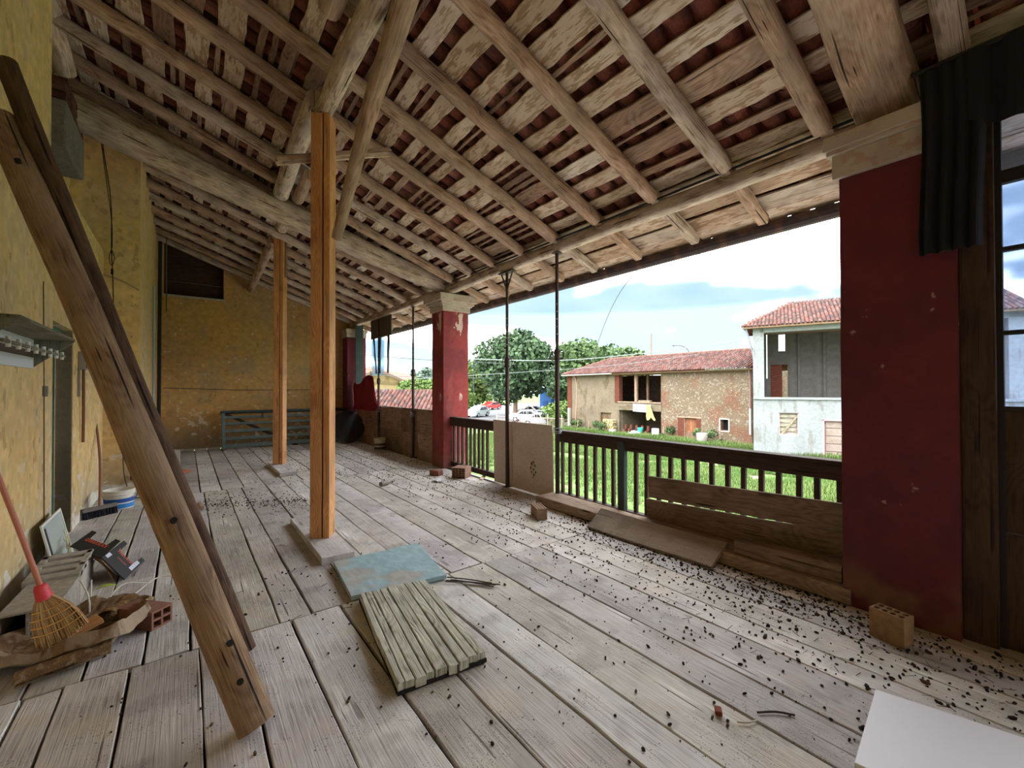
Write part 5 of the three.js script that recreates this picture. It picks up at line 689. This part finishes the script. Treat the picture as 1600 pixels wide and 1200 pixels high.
{ // white house, turned a little towards the loggia
  const h = thing('white_house', 'tall whitewashed house with an open upper storey, partly hidden by the dark red pillar', 'house', [29.4, G0, -12.7], -1.209), W = 12, D = 4.8;
  obj('front_wall', wallCut(W, 3.76, [[1.4, 2.45, 1.42, 2.84], [3.7, 5.4, 0, 2.44]], 0.35), mHouse, h);
  obj('corner_pier', [bb(0, 0.62, 3.76, 8.25, -0.45, 0, 0.01)], mHouse, h); obj('pier', bb(6.2, 6.9, 3.76, 8.25, -0.45, 0, 0.01), mHouse, h); obj('pier', bb(11.4, 12, 3.76, 8.25, -0.45, 0, 0.01), mHouse, h);
  obj('sill_band', bb(0, W, 3.66, 3.8, -0.4, 0.1, 0.01), mHouse, h); obj('floor_slab', bb(0, W, 3.45, 3.7, -D, -0.36, 0), M.conc, h);
  obj('side_wall', [bb(0, 0.3, 0, 8.25, -D, -0.4, 0), bb(W - 0.3, W, 0, 8.25, -D, -0.4, 0)], mHouse, h);
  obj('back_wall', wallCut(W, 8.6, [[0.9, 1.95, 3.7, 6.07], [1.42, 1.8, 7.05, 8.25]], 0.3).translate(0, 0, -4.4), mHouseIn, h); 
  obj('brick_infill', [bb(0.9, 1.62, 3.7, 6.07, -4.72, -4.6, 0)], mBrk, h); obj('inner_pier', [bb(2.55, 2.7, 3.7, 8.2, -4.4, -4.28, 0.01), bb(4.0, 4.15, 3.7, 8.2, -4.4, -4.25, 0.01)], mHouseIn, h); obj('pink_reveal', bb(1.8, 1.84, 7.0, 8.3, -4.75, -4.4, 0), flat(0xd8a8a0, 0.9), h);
  obj('lintel_beam', [bb(0.4, W, 7.95, 8.3, -0.4, 0.0, 0.02)], mHouse, h); obj('ceiling', bb(0, W, 8.25, 8.35, -D, 0.2, 0), M.brown[1], h);
  obj('drainpipe', rodG([[-0.4, 8.3, 0.3], [0.0, 6.6, -0.6], [0.02, 6.3, -0.7]], 0.06, { ns: 8, nt: 10 }), flat(0xa8b4c4, 0.5), h); obj('drainpipe', rodG([[0.78, 7.8, 0.06], [0.78, 5.0, 0.06]], 0.035, { ns: 6 }), flat(0xd0d8dc, 0.5), h);
  const wf = flat(0xd0b0b0, 0.8); winFrame(h, 'window_frame', 1.02, 1.4, [1.925, 2.13, -0.12], wf); obj('window_back', bb(1.42, 2.43, 1.44, 2.82, -0.34, -0.28, 0), M.conc, h);
  for (const [y, a] of [[1.75, 0.03], [2.05, 0], [2.3, -0.02], [2.62, 0.01]]) obj('window_board', bx(0.9, 0.2, 0.03, 1.87, y, -0.2, 0.004, { rz: a }), mat(tGreyWood, 0.9, 0.003, 0xe8e0d8), h); obj('cross_board', bx(1.55, 0.12, 0.03, 1.95, 2.05, -0.1, 0.004, { rz: 0.95 }), mat(tGreyWood, 0.9, 0.003, 0xd8c8b8), h);
  obj('garage_door', bb(3.72, 5.38, 0, 2.42, -0.25, -0.18, 0.004), mat(tConc, 0.9, 0.002, 0xe4ccd0), h); for (let k = 0; k < 5; k++) obj('door_board', bb(3.8, 5.3, 0.1 + k * 0.47, 0.52 + k * 0.47, -0.19, -0.13, 0.01), mat(tConc, 0.9, 0.002, 0xeedcd8), h); obj('door_frame', [bb(3.62, 3.74, 0, 2.5, -0.3, 0.03, 0.006), bb(3.62, 5.5, 2.4, 2.5, -0.3, 0.03, 0.006)], flat(0xc898a4, 0.8), h);
  const r1 = new THREE.Group(); r1.name = 'roof'; r1.position.set(-0.55, 8.32, 0.45); h.add(r1); tiledRoof(r1, 'tile', W + 0.9, 5.35, 0.4, mTileI, 2.8, 0.12); obj('eaves_board', bb(-0.55, W + 0.4, 8.22, 8.34, 0.1, 0.5, 0.01), mat(tBrown, 0.9, 0.003, 0xd0c4b4), h);
}
// foliage
function leaves(parent, n, blobs, size, cols, s = 0.35) {
  const g = new THREE.BufferGeometry(); g.setAttribute('position', new THREE.Float32BufferAttribute([-0.5, 0, 0, 0, 0.12, 0.42, 0.5, 0, 0, -0.5, 0, 0, 0.5, 0, 0, 0, 0.12, -0.42], 3)); g.computeVertexNormals();
  const m = new THREE.InstancedMesh(g, flat(0xffffff, 0.9), n), d = new THREE.Object3D(), c = new THREE.Color(), vol = blobs.map((b) => b[3] * b[3]), tot = vol.reduce((a, b) => a + b), q = new THREE.Quaternion(); m.name = part(parent, 'foliage');
  for (let i = 0; i < n; i++) { let t = rnd() * tot, k = 0; while ((t -= vol[k]) > 0 && k < blobs.length - 1) k++; const b = blobs[k], dir = V(rnd(-1, 1), rnd(-1, 1), rnd(-1, 1)); if (dir.length() > 1 || dir.length() < 0.01) { i--; continue; } dir.normalize(); const r = b[3] * mix(1, 0.55, rnd() ** 2); d.position.set(b[0] + dir.x * r, b[1] + dir.y * r * 0.85, b[2] + dir.z * r); q.setFromUnitVectors(V(0, 1, 0), dir); d.quaternion.copy(q).multiply(new THREE.Quaternion().setFromEuler(new THREE.Euler(rnd(-0.9, 0.9), rnd(0, 6.28), rnd(-0.9, 0.9)))); d.scale.setScalar(size * rnd(0.6, 1.4)); d.updateMatrix(); m.setMatrixAt(i, d.matrix); m.setColorAt(i, c.setRGB(...mix3(cols[0], cols[1], rnd()))); }
  m.castShadow = m.receiveShadow = true; m.userData.kind = 'stuff'; parent.add(m);
}
function tree(l, x, z, trunkH, r, top, n, size, cols, nb = 26) {
  const t = thing('tree', l, 'tree', [x, G0, z]), cy = (trunkH + top) / 2, ry = (top - trunkH) / 2, bl = [];
  for (let k = 0; k < nb; k++) { const a = rnd(0, 6.28), y = rnd(-1, 1), q = Math.sqrt(1 - y * y) * rnd(0.55, 0.8); bl.push([Math.cos(a) * q * r, cy + y * ry * 0.74, Math.sin(a) * q * r, r * rnd(0.28, 0.42)]); } bl.push([0, cy, 0, r * 0.7]);
  leaves(t, n, bl, size, cols);
  obj('trunk', logG([V(0, 0, 0), V(0.1, trunkH, 0), V(0, cy, 0.1)], r * 0.055 + 0.05, r * 0.03 + 0.02, { nt: 10, ns: 9 }), M.log[2], t);
  for (let k = 0; k < 5; k++) { const a = k * 1.3; obj('branch', logG([V(0.1, trunkH * 0.9, 0), V(Math.cos(a) * r * 0.55, cy + 0.3 * ry, Math.sin(a) * r * 0.55)], r * 0.025 + 0.02, 0.03, { nt: 6, ns: 7 }), M.log[2], t); }
}
const gA = [[0.03, 0.06, 0.026], [0.10, 0.165, 0.075]], gB = [[0.045, 0.085, 0.026], [0.13, 0.2, 0.07]], gC = [[0.06, 0.11, 0.02], [0.15, 0.22, 0.055]];
tree('large round dark-green tree in the car park beyond the yard', 41.8, -54.1, 2.3, 6.6, 13.2, 12000, 0.62, gA, 34);
tree('broad tree behind the left half of the barn roof', 52.8, -47.7, 3, 6.6, 12.4, 8000, 0.62, gB);
tree('small pale tree behind the middle of the barn roof', 66, -50.2, 3, 5.2, 11.6, 4000, 0.7, gB, 18);
tree('light green tree between the large round tree and the flaking red column', 50.5, -80.9, 1.5, 6.5, 10.5, 5000, 0.7, gC, 20);
tree('young dark tree just left of the barn', 43.5, -46.6, 3.0, 2.3, 7.6, 2500, 0.4, gA, 14);
tree('green tree filling the gap between the large round tree and the barn', 49, -49.5, 2.0, 4.2, 9.2, 4500, 0.6, gB, 18);
tree('distant hazy trees beyond the yellow house, left of the other distant clump', 33, -88, 1, 6, 7.4, 3000, 0.9, [[0.06, 0.09, 0.06], [0.12, 0.16, 0.12]], 16);
tree('distant hazy tree clump beside the flaking red column', 42, -84, 1, 6, 8.2, 3000, 0.9, [[0.06, 0.09, 0.06], [0.12, 0.16, 0.12]], 16);
{ const hd = (l, pts, r, n, size, cols) => { const t = thing('hedge', l, 'hedge', [pts[0][0], G0, pts[0][1]]); leaves(t, n, pts.flatMap(([x, z, y = 1]) => [[x - pts[0][0], y, z - pts[0][1], r], [x - pts[0][0] + rnd(-0.6, 0.6), y + 0.8, z - pts[0][1] + rnd(-0.6, 0.6), r * 0.7]]), size, cols); obj('stem', pts.map(([x, z]) => logG([V(x - pts[0][0], 0, z - pts[0][1]), V(x - pts[0][0] + 0.1, 1.2, z - pts[0][1])], 0.06, 0.04, { nt: 3, ns: 5 })), M.log[2], t).userData.kind = 'stuff'; };
  hd('bright green hedge mound beyond the neighbouring tiled roof', [[14.9, -34.2, 3.6], [15.6, -33.5, 3.9], [16.6, -33, 3.8], [17.6, -32.2, 3.6], [18.6, -31.6, 3.6]], 1.25, 5000, 0.28, gC);
  hd('yellow-green bushes behind the concrete post at the barn corner', [[38.5, -43, 0.9], [40, -42.4, 1.2], [41.5, -41.8, 1.2], [35.5, -37.5, 0.6], [34, -36.5, 0.6], [36.8, -39, 0.8]], 1.2, 4000, 0.35, gC);
  hd('low weeds along the foot of the barn wall', [[31.6, -32], [31.6, -30.6], [31.7, -29.2], [31.7, -27.8], [31.9, -21], [31.9, -17.6], [31.9, -16.2]].map(([x, z]) => [x, z, 0.1]), 0.55, 2600, 0.2, gB); }
{ // concrete post, blue cabin, lamps, aerial, wires, fence
  const p = at('concrete_post', 'square concrete post at the left corner of the barn', 'post', [31.7, G0, -31.8]); p.w('shaft', bb(31.55, 31.83, G0, G0 + 2.35, -31.95, -31.67, 0.02), M.conc); p.w('rail', bb(31.85, 33.0, G0 + 0.9, G0 + 1.0, -32.9, -32.82, 0.01), M.greyDark); p.w('board', bb(31.9, 32.6, G0 + 0.3, G0 + 0.8, -32.8, -32.75, 0.01), M.grey);
  const k = at('blue_cabin', 'bright blue cabin beyond the parked cars, left of the barn', 'cabin', [51, G0, -55.5]); k.w('walls', bb(49.5, 52.6, G0, G0 + 4.2, -57, -54, 0.03), flat(0x3c7cc8, 0.6)); k.w('roof', bx(3.6, 0.25, 3.5, 51, G0 + 4.3, -55.5, 0.05, { rz: 0.1 }), flat(0x6ca0dc, 0.6)); k.w('door', bb(49.44, 49.52, G0, G0 + 2.2, -56.2, -55, 0.01), flat(0x2c62a8, 0.6));
  const lp = at('street_lamp', 'thin street lamp with a globe head beside the flaking red column', 'street lamp', [38.5, G0, -61.2]); lp.w('pole', rodG([[38.5, G0, -61.2], [38.5, 5.0, -61.2]], 0.08, { ns: 8 }), flat(0x505860, 0.6)); lp.w('head', [latheG([[0.001, 0], [0.25, 0.1], [0.38, 0.35], [0.3, 0.5], [0.001, 0.55]], 16).translate(38.5, 4.95, -61.2)], flat(0x586878, 0.5)); lp.w('cap', latheG([[0.45, 0], [0.42, 0.08], [0.001, 0.22]], 16).translate(38.5, 5.5, -61.2), flat(0x404850, 0.5));
  const l2 = at('street_lamp', 'curved street lamp arm rising behind the barn roof', 'street lamp', [42.2, G0, -24.4]); l2.w('arm', rodG([[42.2, G0, -24.4], [42.2, 4.6, -24.4], [41.9, 5.55, -24.6], [41.4, 5.95, -25.0], [40.7, 5.98, -25.5]], 0.06, { ns: 8, nt: 30 }), flat(0x707880, 0.5)); l2.w('lantern', bx(0.5, 0.1, 0.22, 40.7, 5.96, -25.5, 0.04, { ry: 0.6 }), flat(0x5c646c, 0.5));
  single('mast', rodG([[51.8, G0, -35.9], [51.8, 9.1, -35.9]], 0.16, { ns: 8 }), flat(0x8c8078, 0.7), 'grey pole rising above the trees behind the barn', 'pole');
  [[[13.0, 3.22, -21.5], [17.2, 3.12, -18.3], [23.6, 3.75, -17.2], [32, 4.9, -14.4]], [[13.3, 2.2, -30], [20, 2.7, -26], [27, 3.3, -22.5], [34, 4.3, -19]], [[6, 3.1, -20], [9.0, 2.86, -18.5], [13, 2.7, -16.8]], [[7, 2.2, -22], [10, 2.1, -20.5], [13, 2.05, -19]]].forEach((q, i) => single('overhead_wire', rodG(q, [0.022, 0.018, 0.014, 0.012][i], { nt: 30 }), flat([0x9ca4aa, 0x84888c, 0x505458, 0x606468][i], 0.6), ['pale overhead cable crossing in front of the large round tree', 'second pale cable running above the barn roof', 'dark overhead wire seen through the far bay, the upper one', 'dark overhead wire seen through the far bay, the lower one'][i], 'wire'));
  single('eaves_string', rodG([[4.86, 3.12, -3.55], [4.9, 2.86, -3.9], [4.95, 2.5, -4.2], [4.98, 2.1, -4.42], [5.0, 1.9, -4.5]], 0.004), flat(0x8c8c90, 0.7), 'thin cord dangling from the eaves beside the iron prop', 'cord');
  const f = at('garden_fence', 'pale pink metal fence in front of the parked cars', 'fence', [30, G0, -36]); const n = 46, mF = flat(0xd8b4b0, 0.6); for (let i = 0; i <= n; i++) { const t = i / n, x = mix(28.6, 31.6, t), z = mix(-40.5, -32.6, t); f.w(i % 9 ? 'picket' : 'post', i % 9 ? rodG([[x, G0, z], [x, G0 + 1.25, z]], 0.012, { ns: 5 }) : rodG([[x, G0, z], [x, G0 + 1.6, z]], 0.05, { ns: 6 }), mF); } f.w('rail', rodG([[28.6, G0 + 1.2, -40.5], [31.6, G0 + 1.2, -32.6]], 0.025), mF); f.w('rail', rodG([[28.6, G0 + 0.2, -40.5], [31.6, G0 + 0.2, -32.6]], 0.025), mF);
  const a = at('gate_arch', 'pale pink arched lattice gate in the middle of the metal fence', 'gate', [29.9, G0, -37]); a.w('arch', rodG([0, 1, 2, 3, 4, 5, 6].map((q) => [29.5 + q * 0.2, G0 + 1.2 + 1.3 * Math.sin(q / 6 * 3.14), -38.2 + q * 0.52]), 0.04, { nt: 24 }), mF); for (let q = 1; q < 6; q++) { a.w('bar', rodG([[29.5 + q * 0.2, G0, -38.2 + q * 0.52], [29.5 + q * 0.2, G0 + 1.2 + 1.3 * Math.sin(q / 6 * 3.14), -38.2 + q * 0.52]], 0.02), mF); }
}
function car(l, x, z, turn, color, s = 1) {
  const c = thing('car', l, 'car', [x, G0, z], turn), m = new THREE.MeshPhysicalMaterial({ color, roughness: 0.35, clearcoat: 0.6, side: THREE.DoubleSide });
  const body = poly([[-2.1, 0.35], [-2.12, 0.75], [-1.95, 0.92], [-1.1, 1.0], [-0.5, 1.42], [0.9, 1.46], [1.75, 1.02], [2.08, 0.95], [2.15, 0.6], [2.1, 0.35]]);
  obj('body', extr(body, 1.5, 0.08).translate(0, 0, -0.75), m, c);
  const gl = flat(0x28343c, 0.15); obj('side_glass', [poly([[-0.95, 1.0], [-0.45, 1.34], [0.2, 1.37], [0.2, 0.98]]), poly([[0.28, 0.98], [0.28, 1.37], [0.85, 1.38], [1.35, 1.04]])].flatMap((q) => [extr(q, 0.01, 0).translate(0, 0, 0.835), extr(q, 0.01, 0).translate(0, 0, -0.845)]), gl, c);
  obj('windscreen', bx(0.76, 0.01, 1.4, -0.8, 1.27, 0, 0.002, { rz: 0.6 }), gl, c); obj('rear_window', bx(0.9, 0.01, 1.35, 1.42, 1.31, 0, 0.002, { rz: -0.48 }), gl, c);
  for (const [wx, wz] of [[-1.3, 0.75], [-1.3, -0.75], [1.35, 0.75], [1.35, -0.75]]) { const w = obj('wheel', flatG(new THREE.CylinderGeometry(0.33, 0.33, 0.22, 18)).rotateX(Math.PI / 2).translate(wx, 0.33, wz), M.black, c); obj('hubcap', flatG(new THREE.CylinderGeometry(0.2, 0.2, 0.24, 12)).rotateX(Math.PI / 2).translate(wx, 0.33, wz), flat(0xb4b8bc, 0.4), w); }
  for (const z1 of [-0.6, 0.6]) { obj('headlight', bx(0.1, 0.14, 0.34, -2.12, 0.72, z1, 0.03), flat(0xe8ecf0, 0.2), c); obj('tail_light', bx(0.1, 0.16, 0.26, 2.12, 0.78, z1, 0.03), flat(0xb02020, 0.3), c); }
  c.scale.setScalar(s); return c;
}
car('white car parked left of the large tree trunk, nearest of the left row', 36.3, -56.5, 0.5, 0xc4ccc8, 1.1); car('red car parked far behind the light green street lamp', 50.5, -73.5, 0.3, 0xc02c28, 1.1);
car('silver car behind the pale pink fence, nearest to the barn', 33.2, -38.2, -0.9, 0x9c9ca8); car('white car behind the pale pink fence, right of the large tree trunk', 36.3, -44.6, -0.9, 0xd8dce0); car('dark grey car between the silver and the white car', 37.8, -43.4, -0.9, 0x585860);
car('pale silver car in the back row near the blue cabin', 45.7, -55, -0.6, 0xb8bcc8); car('dark car in the back row, right of the pale silver one', 47.6, -53, -0.6, 0x484c58);
{ // neighbouring roof, yellow house, far house
  const n = thing('tiled_outbuilding', 'low outbuilding with a weathered red tiled roof just beyond the far bay', 'outbuilding', [5.2, -1.04, -18.9], -0.657); obj('wall', [bb(-1, 3.9, -1.9, -0.05, -6, -0.4, 0)], mRender, n); const rf = new THREE.Group(); rf.name = 'roof'; rf.position.set(-1.5, 0, 0); n.add(rf); tiledRoof(rf, 'tile', 5.75, 6.4, 0.38, mTileI); obj('fascia', bb(-1.5, 4.25, -0.12, 0, -0.05, 0.02, 0.01), flat(0xd8d4cc, 0.8), n);
  const y = thing('yellow_house', 'pale yellow house with a shuttered window and red roof beyond the tiled outbuilding', 'house', [14.7, G0, -39.2], -0.65), mY = mat(tRender, 0.9, 0.004, 0xfff0c8);
  obj('gable_wall', wallCut(6.4, 5.0, [], 0.2).translate(-3.6, 0, 0), mY, y); obj('gable_peak', extr(poly([[-3.9, 4.9], [2.9, 4.6], [-0.1, 5.95]]), 0.2, 0).translate(0, 0, -0.2), mY, y); obj('side_wall', [bb(-3.6, -3.4, 0, 5, -8, 0, 0), bb(2.6, 2.8, 0, 4.7, -8, 0, 0)], mY, y);
  const sl = (x, yy, w, a) => { const g = bx(w, 0.12, 8.8, 0, 0, 0, 0.01).rotateZ(a); return g.translate(x, yy, -3.7); }; obj('roof_slope', sl(1.55, 5.4, 3.7, -0.42), M.tile[0], y); obj('roof_slope', sl(-2.1, 5.55, 4.2, 0.28), M.tile[0], y); obj('verge_board', [bx(3.7, 0.2, 0.1, 1.55, 5.32, 0.66, 0.01, { rz: -0.42 }), bx(4.2, 0.2, 0.1, -2.1, 5.47, 0.66, 0.01, { rz: 0.28 })], flat(0x6c5c50, 0.8), y);
  const wd = obj('window', bb(-0.62, 0.12, 3.3, 4.35, -0.05, 0.04, 0.01), flat(0x5c6c80, 0.3), y); obj('shutter', [bb(-0.95, -0.62, 3.25, 4.4, 0.02, 0.08, 0.01)], flat(0x7c8898, 0.7), wd); obj('shutter', [bb(0.12, 0.45, 3.25, 4.4, 0.02, 0.08, 0.01)], flat(0x7c8898, 0.7), wd);
  const r = thing('red_roofed_house', 'house with a red hipped roof behind the yellow house, beside the draped red cloth', 'house', [20.6, G0, -61.5], -0.65); obj('walls', bb(-5, 4, 0, 5.2, -7, 0, 0.02), mY, r); obj('roof', flatG(new THREE.CylinderGeometry(0.3, 7.4, 2.6, 4, 1)).rotateY(Math.PI / 4).scale(1, 1, 0.75).translate(-0.5, 6.4, -3.5), M.tile[0], r); obj('window', bb(-1, 0, 2.6, 3.8, -0.02, 0.04, 0.01), flat(0x5c6c80, 0.3), r);
}
renderer.render(scene, camera);
